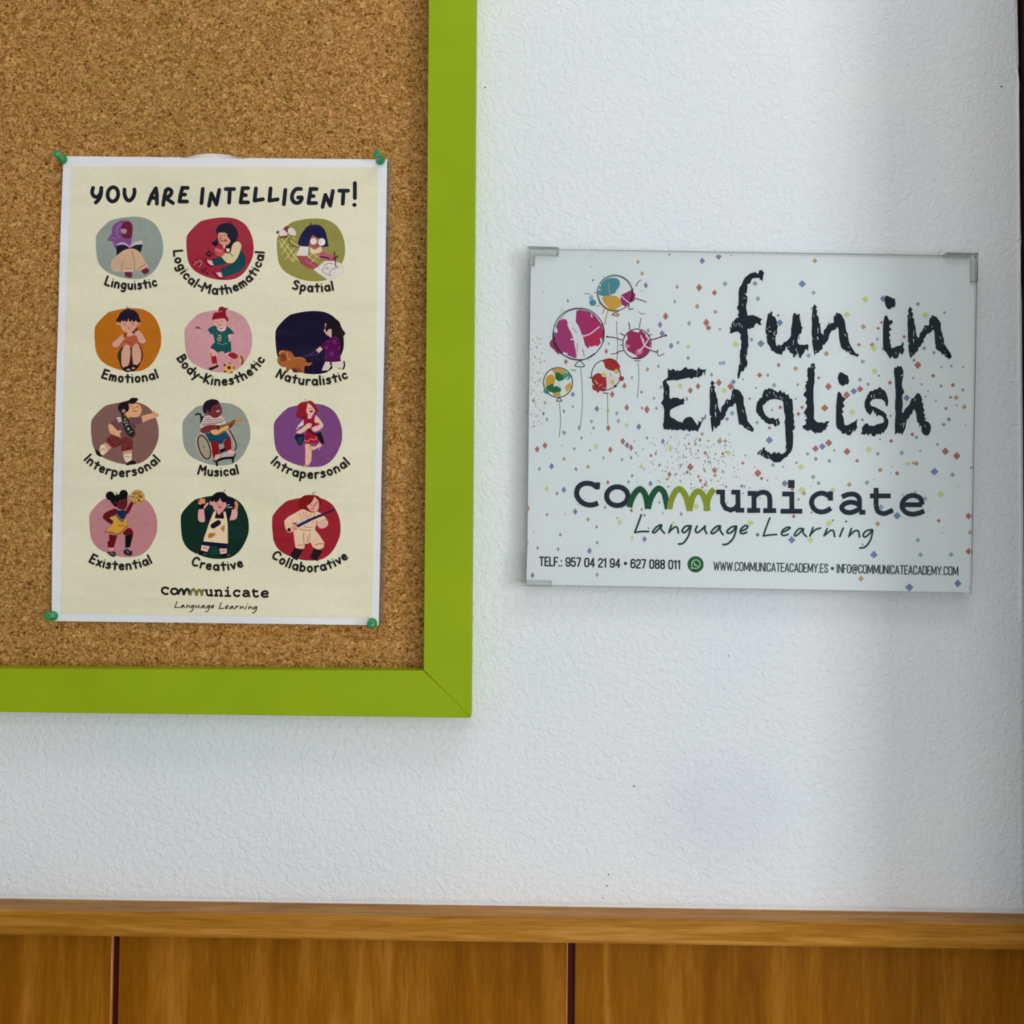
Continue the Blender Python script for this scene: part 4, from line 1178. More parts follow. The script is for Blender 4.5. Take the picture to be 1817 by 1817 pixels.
BRUSH = [
 (1160, 470, .11007, '''170,9 172.5,8.3 175,9 178,13 176.5,17 176,22 175.5,27.5 174,23.5 171.5,25 171,21 164,21 160.5,21.5 158,23 156.5,27 155,30 151,31 151,36 150,45 148,46.5 148.5,49 150.5,50 151,57 150,62 149,66 149,69 150,74 151,81.5 155,81.5 160,80.8 164,82.5 168,84 172,86.5 175.3,87 172.3,90.5 172,94 174.8,96 171,97.2 168.3,95.5 166,93.5 164,95 162.5,98 161,102 158.5,101 156,103 151,103 151,108 152.5,116 152,122 153,130 151,136 150.5,144 148.5,150 150.5,155 151.5,158 150,163 149.5,166.5 148,163.5 146.5,167 145,171.5 141,171.5 139.5,176 138,182 136.5,184 135.5,182 135.2,176 136.5,170 137,163 139,158.5 139.5,152 138.6,146 139.5,142 139,139.5 141,134 140.8,128 141.8,124 139.5,118 140.5,113 139,110 135,107.2 131,108 127,109.5 124.5,111 122.6,109 124,104.5 122.7,102.5 125,97 126.5,92.5 130,89.5 133,85.8 137.3,84.5 135.5,80 137.5,77 136.5,73 134.5,71 134.8,66 136.5,65.5 136.8,58 137,50 136.6,45 138,37 142,31.5 144,26 147,20.5 151,17.5 155,14 159,12.8 162.5,12.5 163.8,10.5 165,13 169,14.5'''),
 (1340, 520, .11007, '''21,31.5 22.5,34 24.5,32 26,29 27.8,31 27,36 30,37.5 33,40 35,46 35,50 36.8,54 35.4,58 35.4,66 33,68 32.8,73 32.6,78 34,84 36,86 38,83 39,82.5 40,85 44.5,83 46,79.5 50,78 53,75.5 57,71 58,66 58,57 59.5,50 60,45 60.5,38 62,33 64,31.5 66,34.5 68,35 71,33 72,36 71.5,40 72.8,46 74,49 74.3,53 76.8,56 75,58.5 74.8,64 73,66 71,66 70.5,69 72,73.5 71,75 69.5,68 68,78 70,82.5 74,83.5 80,83.5 84.5,82.5 86,84 85.3,94 83,90.5 80.5,91 79,96 76,99.5 74.5,102 73.5,105.5 70.5,103 69.5,98.5 67,98.5 65,103 61,103.5 61.5,98.5 58.5,97 56,96 55,92 52,91 51.5,87 49.5,86 48.5,92 46.5,93.5 44.5,94 43,100 40,98.5 34,97.5 30,94 26,92.5 24.5,87 21,82.5 19.5,80 19,73 18,70 20,68 17.5,66 16.8,62 17.2,55 18,48 20,38'''),
 (1340, 520, .11007, '''94,20 96,18 98,21 100,23.5 97.5,25 98,26.5 100,28 99.6,32 99,35 101.5,37.5 103,43 102.2,47 104.5,49 105.5,57 106,64 108.5,66 110.5,68 110.5,62 111,59.5 114,57 116,53 118,50 119.5,47 121,49 127,47.5 126.5,42 127,37 128,35 129,38 131,31.5 131.5,30 132.5,33 135.5,32.5 138,34 140.5,36.5 141.5,40 143.5,42 145.5,50 146,57 147.3,62 149.5,66 150,72 151.5,79 153.5,84 158,91.5 160.5,95 163,98.5 165.5,97 167,101 164.5,103 162,101 160,101.5 158,99.5 154,99.5 151.5,96 148.5,93.5 147,96 146,92.5 143,91.5 140,89 138.5,87 137,80 136,76 135,67 134.5,58 132.5,54 130,58 127,60 123,60.5 121.5,64 120,66 118.3,72 118,75 116,78 113.5,80 113,82.5 109,83.5 108.5,90 104,93 102,96 100,97 97.5,96.5 97,98 96,102 95,97 93.8,90 92.5,84 92,77 91.5,74 94.5,75 92,72 91,65 91.5,55 91.8,48 91.2,40 92,32 93,26.5'''),
 (1540, 510, .09906, '''32,14.5 36,15.5 40,17 44,19.5 48,19.5 48.5,23 49.8,28 48.5,34 46,36 43,35 41.5,38 38.5,39.3 35,38 32,33 30.5,28 30,22 31,18'''),
 (1540, 510, .09906, '''30,51.5 32,50 34.5,51 37,57 39,59.5 43,58 45,62.5 42,66 39,67.5 38.5,71 42.5,75 41,77.5 38,77.5 38.5,82 40.5,86 38,89 38.5,92 41,95 39.5,98 41,103 42,108.5 47,108 52,105 57,104.5 60,103 61.5,99 63.5,97 64,103 63,107 65.5,112 63.5,117 61,121 58.5,118 55.5,119 55,123.5 52,127 48,127.5 45.5,126 43.5,122.5 42,126 39.5,127.5 37.5,123.5 36,122 34,118 32,115 28,112 27.3,106 27,95 27,80 27.2,68 28,60'''),
 (1540, 510, .09906, '''73,38.5 75,34.5 77.5,37 80.5,39.5 78,41.5 78.2,44 81,46 80.8,50 79.5,53 83,57 83,64 84,67 85.5,70 85.5,76 86.5,81 87,86 90.5,91 92.5,88 92.5,84 95,80 98,77 99.5,73 101.5,68.5 104,67.5 108,69 110,66 109.8,60 111,54.5 113.5,54.5 114.5,49.5 117,50.5 120,51.5 123.5,53.5 126,57 129,61 131,65 130.5,71 131,77 133.5,82 134,87 136.5,93 136,100 138.5,104 143,111 146,115 148.5,119 150,124 147.5,128 146,126.5 145.5,130 143,125.5 138,123.5 136,119 133,121 131,116 127.5,113.5 124.5,112.5 121.5,109 121.5,104 120.5,100 119.8,90 119.5,82 118.5,77 116,75.5 113.5,80 110,82 105,84 103,89 99.5,93 100,97.5 96,101 94.5,106 90.5,107.5 89.5,114 85,117 83,121 80,122.5 78.5,124 76.5,127.5 75,122 73,112 72.5,104 74.5,100 72,98 71.5,88 71.8,76 71,68 71.5,58 71,50 74,47 72,44'''),
 (1160, 640, .10457, '''24,15 25.5,13.5 27,16 29,16.5 32,14.5 34,13.8 36,16.5 38.5,18 40,15 42,17.5 45,17 48,16 50,13.5 53,11.5 55.5,10.5 57,14 59.5,15 61,13.5 64,14 66,13.5 68,15.5 71.5,16 73,17.5 75,13 76.5,10 78,14 81,14.5 84,15.5 89.5,14.5 87.5,18.5 87.3,23 86,25.5 85.5,19 83.5,20 82,24 81,26.5 78.5,26 76.5,29 74,27.5 70.5,28 68,28 65,31 62,29.5 58.5,28.5 54,30 48,31 42,32.5 38.5,33.5 35,32.5 28,33.5 21.5,34 22,37.5 24,40 26.3,43 27,52 26.5,58 27,63.5 30,65 32.5,62.5 37,63 40,62.5 44,65 48,65.5 50,62.5 52.5,67.5 51,70.5 51.5,74 47,74.5 42,76.5 36,79 31,81.5 28,84 27,90 28,94.5 31,97 35,98.5 38,101 41.5,103 46,104 48.5,105.5 50,102 53,98 57,96 62,95 66,97.5 68,101 71.5,106 74,110 76,106 75.5,101 78.5,104 82,102.5 85,100.5 81.5,104 80,109 78.5,113 76,116.5 75,121 72.5,119 69,118 66,119.5 63.5,117.5 61,121 58,118.5 55,116 52.5,119 49,118 46.5,116.5 43,117 40,118.5 37,117.5 33.5,117 30,118.5 29,115 26,117.5 22,116.5 17.5,116.5 16.5,113 15.5,108 17,104 17.5,94 18,84 16,76 14,74 12.3,72 14.5,68.5 16.5,65 16.5,56 17.5,52 16,44 15.2,36 18,32.5 22,30.5 24,28'''),
 (1160, 640, .10457, '''98,34.5 99.5,33.5 101,36 104,37.5 102,40 100,41.5 102,43 104,43.5 103,48 103.5,51.5 106,56 106.5,62 108.5,65 108.5,72 109.5,79 112.5,86.5 114,88 115,79 118,75.5 121,72 122,68 124.5,65 127,66.5 131,66 131.5,60 133,56 132.5,52 134.5,50 135.5,45 137,47.5 139,49 141,48.5 145,50.5 148,54 150,58 152.5,62 152.5,70 153,75 155,80 156,87 158,94 159,102 163,107 167,111.5 170,116.5 169,119.5 166.5,121.5 164.5,118.5 160,118 157.5,115 154,114.5 152,110.5 148,108.5 145,108.5 143.5,100 142.5,92 141,85 140.5,78 139,72 136.5,73 134,77.5 129,78 126,80.5 125,84 122,88.5 122.5,92 120,95.5 119,98.5 116,100.5 113.5,102 113,108.5 109,111 107,113.5 105,116 103,111.5 101.5,111 101.5,117 100,121.5 98.5,117 97,106 96.3,97 98,94.5 95,92 95,82 95.5,70 95,60 95.2,50 96.5,44 98.5,42 96.5,39'''),
 (1330, 640, .10455, '''25,50 28.5,48 30,49.5 33,46 35,48 37,47 40,49 43,50.5 46,52.5 48,54 50,52 53,49.5 54.5,53.5 56.5,55 59,52 60.5,56.5 63.5,58 66,57 67,60.5 68,64 72.5,65 73,70 73.5,76 74,82 73.5,87 75.5,93 74.5,98 76,102 75.5,108 77.5,112 76,116.5 73,118.5 74,124 74,135 73.5,145 72,151 69,156.5 66,159 64,163 60,164.5 56.5,167.5 53,171.5 49,172.5 42,172.5 38,169.5 34,165.5 31,167 27,165.5 24,163 20,161 18,158.5 14,160 13.5,157 18,152 21.5,150.5 24,147 26.5,147.5 26,151.5 29,153 31,155.5 34,155 35.5,158.5 38.5,158 40,156 43.5,154.5 45,158.5 47.5,156 50,155 52,158 56,158.5 59.5,156 62,153.5 61,148 62.5,141 61.5,133 61,125 61,118 60.5,110 59.5,104 61,98 60.5,92 59,88 58,80 57.5,73 56.5,68.5 53,67 49,66 44.5,65 40,65 36,66.5 34,65.5 32,68.5 29.5,68.5 27,73 24,74.5 22,77.5 23,83 25,88 27,92.5 31,95.5 34,98 38,97 41.5,97.5 43,100 46,99.5 49.5,97 49.5,102 52,104.5 49.5,110 46,110 44.5,112.5 42,110.5 40,107 36.5,107.5 33,108 29.5,105.5 26,104.5 25,101 20.5,99.5 19,96 15.5,93 13,88.5 11,87 11.5,78 13,70.5 16,67 17,64 21.5,62.5 22,57'''),
 (1330, 640, .10455, '''104,6.5 106,5 109.5,4 111,8 111.8,13 109.5,15.5 110.8,22 110,30 110.5,36 109,42 108.5,50 108.5,60 108.5,68 109.5,78 109.5,88 109,97 111,101 115,104.5 120,105 124,104.5 126.5,106.5 129,103.5 132,103 135.5,102 134,105.5 131.5,108 133.5,110 130,113.5 129.5,117 125,118.5 122.5,122 119,122.5 114,122 112,124 109.5,121.5 106,119.5 104.5,117 101,118.5 97,119 95,117 91,115 90,110.5 95.5,108.5 96.5,104 93.5,100 96.5,99.5 98,97 95,95 94.5,91 92,88.5 95,83 97.5,79 97.5,74 95.5,73.5 95,69.5 97.5,67 96,62.5 92.5,60 92,55 94.5,53.5 96.5,50.5 96,46.5 94.5,45 95,41 97.5,39 95,36 98.5,34.5 99.5,31 98,26 98.5,20 98,16 99.5,12 101.5,10.5 102.5,13 104,11'''),
 (1470, 640, .11007, '''18,19.5 20,18.5 24,20 27,22.5 31.5,24 32.5,30 33.5,32 32,37.5 29.5,38.5 27,37.5 25.5,40 23.5,41 20.5,39.5 17.5,37 16,32 15,28 16.5,22'''),
 (1470, 640, .11007, '''15,51.5 17.5,50 19.5,51.5 22,57 24,59 27.5,60 27,63.5 23.5,66.5 24.5,70.5 26.5,73 24,75.5 22,77 23,80.5 24.5,82.5 21.5,85.5 23,89 24.5,92 25,98 26,103.5 30,104.5 34,102.5 38,100 42,98.5 44.5,96 46.5,93 46,98 45.5,103 46.5,107.5 44,112 41.5,114.5 39.5,112.5 38,116 36.5,119 33,120.5 29.5,119.5 28,116.5 25,118 22,117.5 20.5,113.5 17.5,111.5 14,109 12.5,103.5 12.2,93 12.5,82 12.5,72 13.5,62'''),
 (1470, 640, .11007, '''66,50.5 68.5,48.5 71.5,49 74,46.5 77,46.5 80,45 81,43 84.5,43 86,46 89,47 92,50 94,54.5 95.5,60 96.5,66 95.5,72 94.5,74 92.5,72.5 91.5,67 89,64.5 86,62 80,61.5 74,61.5 70,63.5 67,67.5 67.5,71 70.5,73.5 75,74.5 80,77 85,80 90,83 94,87.5 93.5,91.5 96.5,95 96.5,102 94.5,108.5 91.5,112 88.5,117.5 86.5,114.5 84,119.5 81,117.5 79.5,119.5 77.5,117.5 75.5,121.5 71,122 69,118 66,117.5 64.5,121.5 62.5,118.5 60.5,117.5 58,120 55,118.5 51.5,118.5 54.5,114.5 54,108 57,104.5 59.5,101.5 62,101 64,102 65.5,105 69,104.5 73,105.5 77,103 81,102 86,101 89.5,99 89.5,94.5 88,91 84,88.5 80,87.5 77.5,90.5 76.5,85 74.5,86 73.5,82.5 71.5,79 70.5,83 67,88 64.5,85 61.5,82.5 60,78 58.5,75 58.2,68 59.5,63 61.5,60 62.5,56 65,53.5'''),
 (1470, 640, .11007, '''106,12.5 107.5,10.5 110,11.5 111,8 114,9.5 118,8.8 119,12.5 120.5,15 121,22 120.5,26 119.5,30 118.5,37 118.5,41 120.5,46.5 122.5,50.5 120,54 118.8,58 119.5,66 120,72 118.5,79 119,84.5 121,83.5 123,78.5 128,73.5 131,70 132.5,64.5 135,59.5 137,61.5 139.5,57.5 141.5,54 144,52 147.5,53.5 150,58.5 151.5,63.5 150,65.5 153,70 152.5,75 155,80 153,84 156,87 154.5,91 158.5,94.5 154.5,94.5 157.5,98 160,98 163.5,101.5 165.2,106 164.5,114 161,120.5 156,120.5 152,117.5 150,113.5 150,106 148.5,104 147,108.5 146,100.5 143.5,99.5 142.5,94 141.5,86 140,81 138,78 136,81 135,86 132.5,86.5 131,89.5 129,94.5 127,93 125.5,100 124,109 121,115.5 118.5,120 116.5,116.5 114,117.5 110.5,116.5 107,119.5 107.5,112 107,104 107.5,95 108.5,85 107.5,77 107.5,68 108.5,58 108.3,48 107.5,38 107,28 105.5,20'''),
]
FLECKS = [
 (1160, 470, .11007, '128.5,93 130,99 1.2|136,94.5 139,95 1.3|139,95 138,99 1.2|125,97.5 125.5,102 1.4|142,97.5 142.5,102 1.1|133,95 132.5,99 1|145,53 148,54 1.6|143,63 144,66 1|146,46 147,47 1|140,158 141,161 .8|146,146 148,146 .9'),
 (1340, 520, .11007, '22,61.5 26,62 1.8|23,54 23,56 1.6|30,64 31,68.5 1.8|19,57 19,59 1|32,61 32.5,65 1|28,72 31,74.5 1.2|65.5,90 67.5,94.5 1.6|68,96.5 70.5,101 1.8|62,76 61,84 1.2|53,86 56,88 1|41,88 43,88 1|72,37 73.5,46 1.2|64,104 64.5,99 1|101.5,57 101,65 1.8|100.5,71.5 101.2,75 2.8|97,94 99,93.5 1.7|144,66 147,70 1.6|150,86 152,88.5 1|152,94 155,95.5 1.4|94.5,35 94.5,39 1|120,49 120.5,52 1'),
 (1540, 510, .09906, '82.5,78 81.5,88 1.6|81.5,93 82,98.5 2.4|129,89 131.5,92.5 1.6|133,101 133.5,102 1.5|137.5,121 142,120 1.2|75,52 75,56 1.2|50,116 50.5,120 1.5|57,116 57,120 1.2|102,72 103,75 1.4|114,71 117,70 1.2|78,118.5 79.5,118.5 1.5|138,115 140,115.5 1'),
 (1160, 640, .10457, '105.5,75 104.5,83 2|104.8,88 105.2,95 2.6|150.5,84 153,88 1.4|98.5,47 98.5,53 1.2|159,113 163,114.5 1.3|125,69 124.5,73 1.2|134.5,57 136,62 1|21,52 21.5,58 .7|73,19 76,20 1|74,23 72,25 1.2'),
 (1330, 640, .10455, '41,53 41,58 1.5|44,59 46,62 1.6|51.5,61 53.5,64 1.8|29,57.5 30.5,60.5 1.8|33,53 35,55 1.2|23,158.5 24,162 1.2|17,158 22,150 1.4|31,161 33,164 1.2|46,103 47,109 1.6|75,108 76,111 1|55,66 57,62 1|63,72 63.5,73 1|107,9 107.5,12 1.4|95.5,93 97,97 1|62,148 63,153 1'),
 (1470, 640, .11007, '69,56 70,60 1.8|73.5,55 74,60 1.4|83,52 84,53 1|122,100.5 120.5,107.5 2.2|116,103 119,101.5 1|117,24.5 121,21.5 1.8|155,104 157,107 1.2|138.5,64 141.5,62 1.4|34,112 34.5,114 1.2|41,111 42,113 1|76,84 77,88 1'),
]
CONF = [
 (900, 420, .2312, '1003,193o18 1035,283o20 1063,374p24 1303,386g17 1285,498t16 1473,390r30 1591,430r24 1458,535o22 1597,577o18 1671,362t20 1622,150p28 1497,185p25 1215,612r30 1173,675p25 1188,742p28 1083,720t20 1396,665t22 1528,660r29 1545,700r24 1632,710t14 1258,838p24 1311,812g15 1390,845y23 1750,826y28 1388,932t20 1635,970t16 1660,970t18 1076,1018o20 1161,995g15 957,1082g14 450,960r22 465,493g15 503,1210p22 805,1210r26 900,1145r24 1030,1193r15 918,1312r26 1072,1327r30 1035,1315r14 1145,1317g15 1127,1240g14 688,1320p25 775,1335y20 842,1355t18 853,1415t20 776,1468r25 1010,1458b26 917,1445y22 647,1418g16 662,1468g16 550,1465g16 278,1358p17 305,1402t18 435,1340g16 440,1505g18 503,1305g13 203,1258o18 290,1275o16 230,1632r26 290,1603r27 420,1605g8 515,1628g16 682,1612y24 792,1635r25 888,1570r28 920,1600p25 950,1620r26 635,1640g12 435,1705o18 340,1762p26 247,1782t18 620,1765o19 738,1697g14 880,1710g16 950,1697g16 532,1785g14 990,1660g12 1028,1765y22 1253,1622y28 1195,1570p22 1073,1545g16 1630,1570o22 1495,1515o16 1405,1770r30 1590,1790r22 1328,1145y26 1405,1180r24 1465,1148r24 1625,1120r26 1663,1180y24 1715,1150r28 1735,1115b20 1727,1355t20 1688,1400p16 1568,1058g16 1700,1660y22 1103,1680r16 1140,1665r15 1165,1757g12 420,565y15 227,775y10 1480,1560g16 1672,1570o16 1520,1660r16 1655,1665r14 1180,1155t16 1245,133g16 1720,138o10 780,822g12 760,880r22 430,1500g14 570,1545g15 1395,1590r12 1445,1590o15'),
 (1300, 420, .2312, '631,185o20 533,363b28 621,430t18 195,476t20 172,360g20 362,660b26 217,820p28 145,790t17 20,825y24 1017,480y28 1155,475p26 876,598y28 1480,603y28 1422,517g17 1627,583g12 1003,692o22 1118,703r14 1142,657r12 1110,787g12 970,830r15 1071,830o22 1085,858y26 1317,768r15 1470,857g16 1545,890g16 720,898o22 584,912t19 998,958t19 1392,948g15 1422,985r28 353,985r16 483,1012o20 207,1062r21 270,1062g14 318,1140t18 1090,1033y26 1122,1067g11 977,1097g17 1207,1120r17 1040,1132g15 735,1150r28 660,1083r13 930,1187b26 977,1170r26 875,1215r28 1335,1237b26 706,1315r28 365,1310r16 303,1330g11 505,1360r16 533,1310r15 918,1347y26 996,1405g14 1213,1375g12 187,1427t15 283,1468r14 281,1562b28 636,1627r26 688,1610b26 738,1583r28 878,1650r28 1047,1633y26 1115,1665g15 1298,1658t19 1217,1568r17 1380,1518r17 1410,1540t17 1632,1648r28 1720,1682r28 1410,1740o20 1345,1740g15 638,1705g17 743,1720g16 955,1720r16 523,1768y26 308,1752g16 1132,1790o20 1550,1800b28 193,1810r26 1540,1067r17 1690,1138r17 1767,1175g14 1715,1235o20 1672,1233r12 1638,1318g15 1778,1307o20 1660,1402p17 1620,1442g18 1600,1145g14 1678,993g12 1603,1000g10 1450,1132g11 1385,1085g11 1560,1258g10 1570,1595g12 1440,1645g10 78,1738r14 130,1243g12 1770,1000g10 1720,1295t10 1572,1595g14 1500,1185g9 1480,1228g10 610,552t14 560,1170y18 500,1135g12 80,1095g9 178,1160g10 485,1245g10 1150,860o12 780,1640g10 575,1667g14 1132,1555g9'),
 (900, 780, .2422, '145,505r26 415,368b25 365,395g16 290,360y22 292,550g14 498,527p24 592,585o18 655,640g16 389,697g16 660,755g15 824,605y24 718,495g14 910,520r16 1005,730p24 915,722y22 1275,545g16 603,815p24 374,803g16 223,795g16 185,995p22 658,990o18 140,757r24 1050,322b22 737,313r17 888,310g15 915,265g16 1188,255r22 1520,225r22 1340,200r28 1718,340g15 1603,345g12 1178,345g12 1005,555r12 985,512r12 1790,612y20 1215,610y16 150,160g10 1232,257g12 1120,185g12 1140,540g10 1170,290g13 1415,300r16 1450,330r14 1430,350r12 1400,270r12 1270,190g14 1318,240b16 1522,262o16 145,620r8 500,215g14 808,575g10 1115,460g12 1037,650g10 1385,490y26'),
 (1320, 780, .2422, '102,248r26 130,285r14 300,322p24 507,273t18 547,320g16 425,372y28 440,395o16 400,438g12 652,370y22 772,330o19 902,315t19 1122,247r17 998,222o20 1395,236b28 1528,258t19 1442,402y27 1330,432t17 1122,558b28 980,617o20 1005,495t22 365,563r15 622,615y26 652,592g12 350,735b28 487,735y24 45,612y24 100,695g14 952,845b28 1275,737t19 1293,845t19 1518,843t19 1427,595r16 1648,560r26 1658,680o18 1648,820r26 1567,1055b28 1213,1083b30 858,1020o22 1665,205g12 1655,1090o8 238,285y10 172,298g9 288,200g10 1255,385t12 385,170g11 1200,172y14 1240,172o12 355,365r14 495,535o10 870,770t10'),
]


def fmt(o, sc, s):
    return [(o[0] + x * 10 * sc, o[1] + y * 10 * sc) for x, y in parse(s)]


def draw_shapes(a, ox, oy, size, text, rr, thick=1.35):
    sc = size / 1817.0
    o = (ox, oy)
    u = 10 * sc
    for line in text.strip().split('\n'):
        head, body = line.split('|')
        hd = head.split()
        k = hd[0]
        col = tuple(int(v) for v in hd[1].split(','))
        pts = fmt(o, sc, body) if k in 'pqlL' else None
        if k == 'p':
            a.poly(catmull(pts, True, 4), col)
        elif k == 'q':
            a.poly(catmull(pts, True, 1), col)
        elif k == 'l':
            w = float(hd[2]) * u * thick
            a.stroke(catmull(pts, False, 5) if len(pts) > 2 else pts, w, col)
        elif k in 'eo':
            q = parse(body.rsplit(' ', 1)[0] if body.strip().count(' ') == 2 else body)
            rot = float(body.split()[-1]) if body.strip().count(' ') == 2 else 0.0
            cx, cy = ox + q[0][0] * u, oy + q[0][1] * u
            rx, ry = q[1][0] * u, q[1][1] * u
            if k == 'e': a.disc(cx, cy, rx, ry, col, rot)
            else: a.ring(cx, cy, rx, ry, float(hd[2]) * u * thick, col, rot)
        elif k == 'k':      # pompom
            q = parse(body)
            cx, cy, rx, ry = ox + q[0][0] * u, oy + q[0][1] * u, q[1][0] * u, q[1][1] * u
            pts = []
            for i in range(44):
                t = 2 * math.pi * i / 44
                r = 1.08 if i % 2 else 0.88
                pts.append((cx + rx * r * math.cos(t), cy + ry * r * math.sin(t)))
            a.poly(pts, (176, 132, 60))
            for i in range(70):
                t = rr.random() * 6.283; r0 = rr.random() * 0.75
                r1 = r0 + 0.3
                c = rr.choice([(96, 60, 14), (122, 80, 22), (214, 178, 112), (200, 156, 84)])
                a.stroke([(cx + rx * r0 * math.cos(t), cy + ry * r0 * math.sin(t)), (cx + rx * r1 * math.cos(t + .15), cy + ry * r1 * math.sin(t + .15))], 1.5 * u, c)


def circle3(a, b, c):
    ax, ay = a; bx, by = b; cx, cy = c
    d = 2 * (ax * (by - cy) + bx * (cy - ay) + cx * (ay - by))
    ux = ((ax * ax + ay * ay) * (by - cy) + (bx * bx + by * by) * (cy - ay) + (cx * cx + cy * cy) * (ay - by)) / d
    uy = ((ax * ax + ay * ay) * (cx - bx) + (bx * bx + by * by) * (ax - cx) + (cx * cx + cy * cy) * (bx - ax)) / d
    return ux, uy, math.hypot(ax - ux, ay - uy)


INKC = (24, 22, 20)


def arc_text(a, text, p0, p1, p2, u=9.4, w=3.4, gap=.34):
    cx, cy, R = circle3(p0, p1, p2)
    R -= w / 2
    t0 = math.atan2(p0[1] - cy, p0[0] - cx); t2 = math.atan2(p2[1] - cy, p2[0] - cx)
    if t0 < 0: t0 += 2 * math.pi
    if t2 < -0.5: t2 += 2 * math.pi
    total = sum(HAND[c][0] for c in text) + gap * (len(text) - 1)
    pad = w / 2 / R
    t0 -= pad; t2 += pad
    per = (t0 - t2) / total
    x = 0.0
    for ch in text:
        adv, strokes = HAND[ch]
        mid = t0 - per * (x + adv / 2)
        # glyph is rigid, turned to the arc at its middle
        ux, uy = math.sin(mid), -math.cos(mid)      # along baseline (towards decreasing angle)
        vx, vy = -math.cos(mid), -math.sin(mid)     # up = to the centre
        hx = per * R
        bx, by = cx + R * math.cos(mid), cy + R * math.sin(mid)

        def tf(px, py):
            gx = (px - adv / 2) * hx
            return (bx + ux * gx + vx * py * u, by + uy * gx + vy * py * u)
        for s in strokes:
            if s == 'O':
                pts = [tf(.43 + .33 * math.cos(k * math.pi / 10), .5 + .48 * math.sin(k * math.pi / 10)) for k in range(21)]
                a.stroke(pts, w, INKC, caps=False)
            else:
                sm = s[0] == '~'
                pts = [tf(*q) for q in parse(s.lstrip('~'))]
                a.stroke(catmull(pts, False, 5) if sm else pts, w, INKC)
        if ch == 'i':
            q = tf(.09, 1.42)
            a.disc(q[0], q[1], 1.25, 1.25, (104, 100, 88))
        x += adv + gap


def slim_text(a, text, p0, p1, h, w, col, gap=.17):
    total = sum(SLIM[c][0] for c in text) + gap * (len(text) - 1)
    dx, dy = p1[0] - p0[0] - w, p1[1] - p0[1]
    sx = dx / total
    sl = dy / dx
    x = 0.0
    hh = h - w
    for ch in text:
        adv, strokes = SLIM[ch]
        def tf(px, py):
            X = (x + px) * sx
            return (p0[0] + w / 2 + X + py * hh * 0.012, p0[1] - w / 2 + X * sl - py * hh)
        for s in strokes:
            if s == '*':
                q = tf(.12, .5); a.disc(q[0], q[1], h * .17, h * .17, col)
            else:
                a.stroke([tf(*q) for q in parse(s)], w, col)
        x += adv + gap


def strokes(a, o, sc, items, w, col, tfm=None, caps=True):
    for s in items:
        if s[0] == 'o':
            q = parse(s[1:].rsplit(' ', 1)[0]); rot = float(s.split()[-1])
            pts = [(q[0][0] + q[1][0] * math.cos(t) * math.cos(rot) - q[1][1] * math.sin(t) * math.sin(rot),
                    q[0][1] + q[1][0] * math.cos(t) * math.sin(rot) + q[1][1] * math.sin(t) * math.cos(rot)) for t in [2 * math.pi * k / 24 for k in range(25)]]
            cp = False
        else:
            pts = parse(s.lstrip('~'))
            if s[0] == '~': pts = catmull(pts, False, 5)
            cp = caps
        pts = [(o[0] + x * 10 * sc, o[1] + y * 10 * sc) for x, y in pts]
        if tfm: pts = [tfm(*p) for p in pts]
        a.stroke(pts, w, col, caps=cp)


# ------------------------------------------------------------------ the laminated poster
PH = 0.0095                       # height of the poster face off the wall
porg = P(390, 690, 0.0)
poster = empty('poster', porg, 'laminated cream poster of twelve round drawings pinned to the cork board', 'poster')
pc = [(112.5, 276.8), (686.5, 283.0), (671.6, 1109.5), (91.5, 1102.0)]


def quad_side(c, t0=0, bow=0):
    return c
# white margin sheet with slightly bowed edges
left = [(112.5, 277), (107.0, 420), (103.3, 560), (98.8, 700), (95.0, 840), (92.6, 980), (91.5, 1102)]
right = [(671.8, 1109.5), (674.6, 980), (677.0, 840), (680.0, 700), (683.0, 560), (684.8, 420), (686.8, 283)]
link('margin_sheet', prism_px('margin_sheet', left + right, PH, PH - 0.0016, porg), WHITE_B, poster)
il = [(126.5, 294.5), (122, 420), (117.3, 560), (113.0, 700), (110.4, 840), (109.0, 980), (107.6, 1088.5)]
ir = [(660.4, 1097), (663.0, 980), (666.4, 840), (668.6, 700), (669.4, 560), (669.8, 420), (671.0, 296.5)]
link('paper', prism_px('paper', il + ir, PH + 0.00025, PH - 0.0001, porg, 0.0001, 1), PAPER, poster)
# clear laminate: margin to the right, and the lifted lobe at the top edge
ar = [(686.8, 283), (694.5, 281), (692, 560), (688.5, 700), (684, 980), (681, 1105), (671.8, 1109.5), (674.6, 980), (680, 700), (683, 560)]
link('laminate_film', prism_px('laminate_film', ar, PH - 0.0004, PH - 0.0009, porg), FILM, poster)
vs, fs = [], []
NX, NY = 30, 6
for i in range(NX + 1):
    t = i / NX
    x = 318 + (438 - 318) * t
    up = 9.0 * math.sin(math.pi * t) ** 1.1
    for j in range(NY + 1):
        q = j / NY
        y = 279.5 + 0.0105 * (x - 112) - 1.0 - up * q
        hgt = PH + 0.0001 - 0.00009 * q
        vs.append(P(x, y, hgt) - porg)
for i in range(NX):
    for j in range(NY):
        b = i * (NY + 1) + j
        fs.append((b, b + NY + 1, b + NY + 2, b + 1))
me = mesh('laminate_film', vs, fs)
for p_ in me.polygons: p_.use_smooth = True
link('laminate_film', me, LOBE, poster)

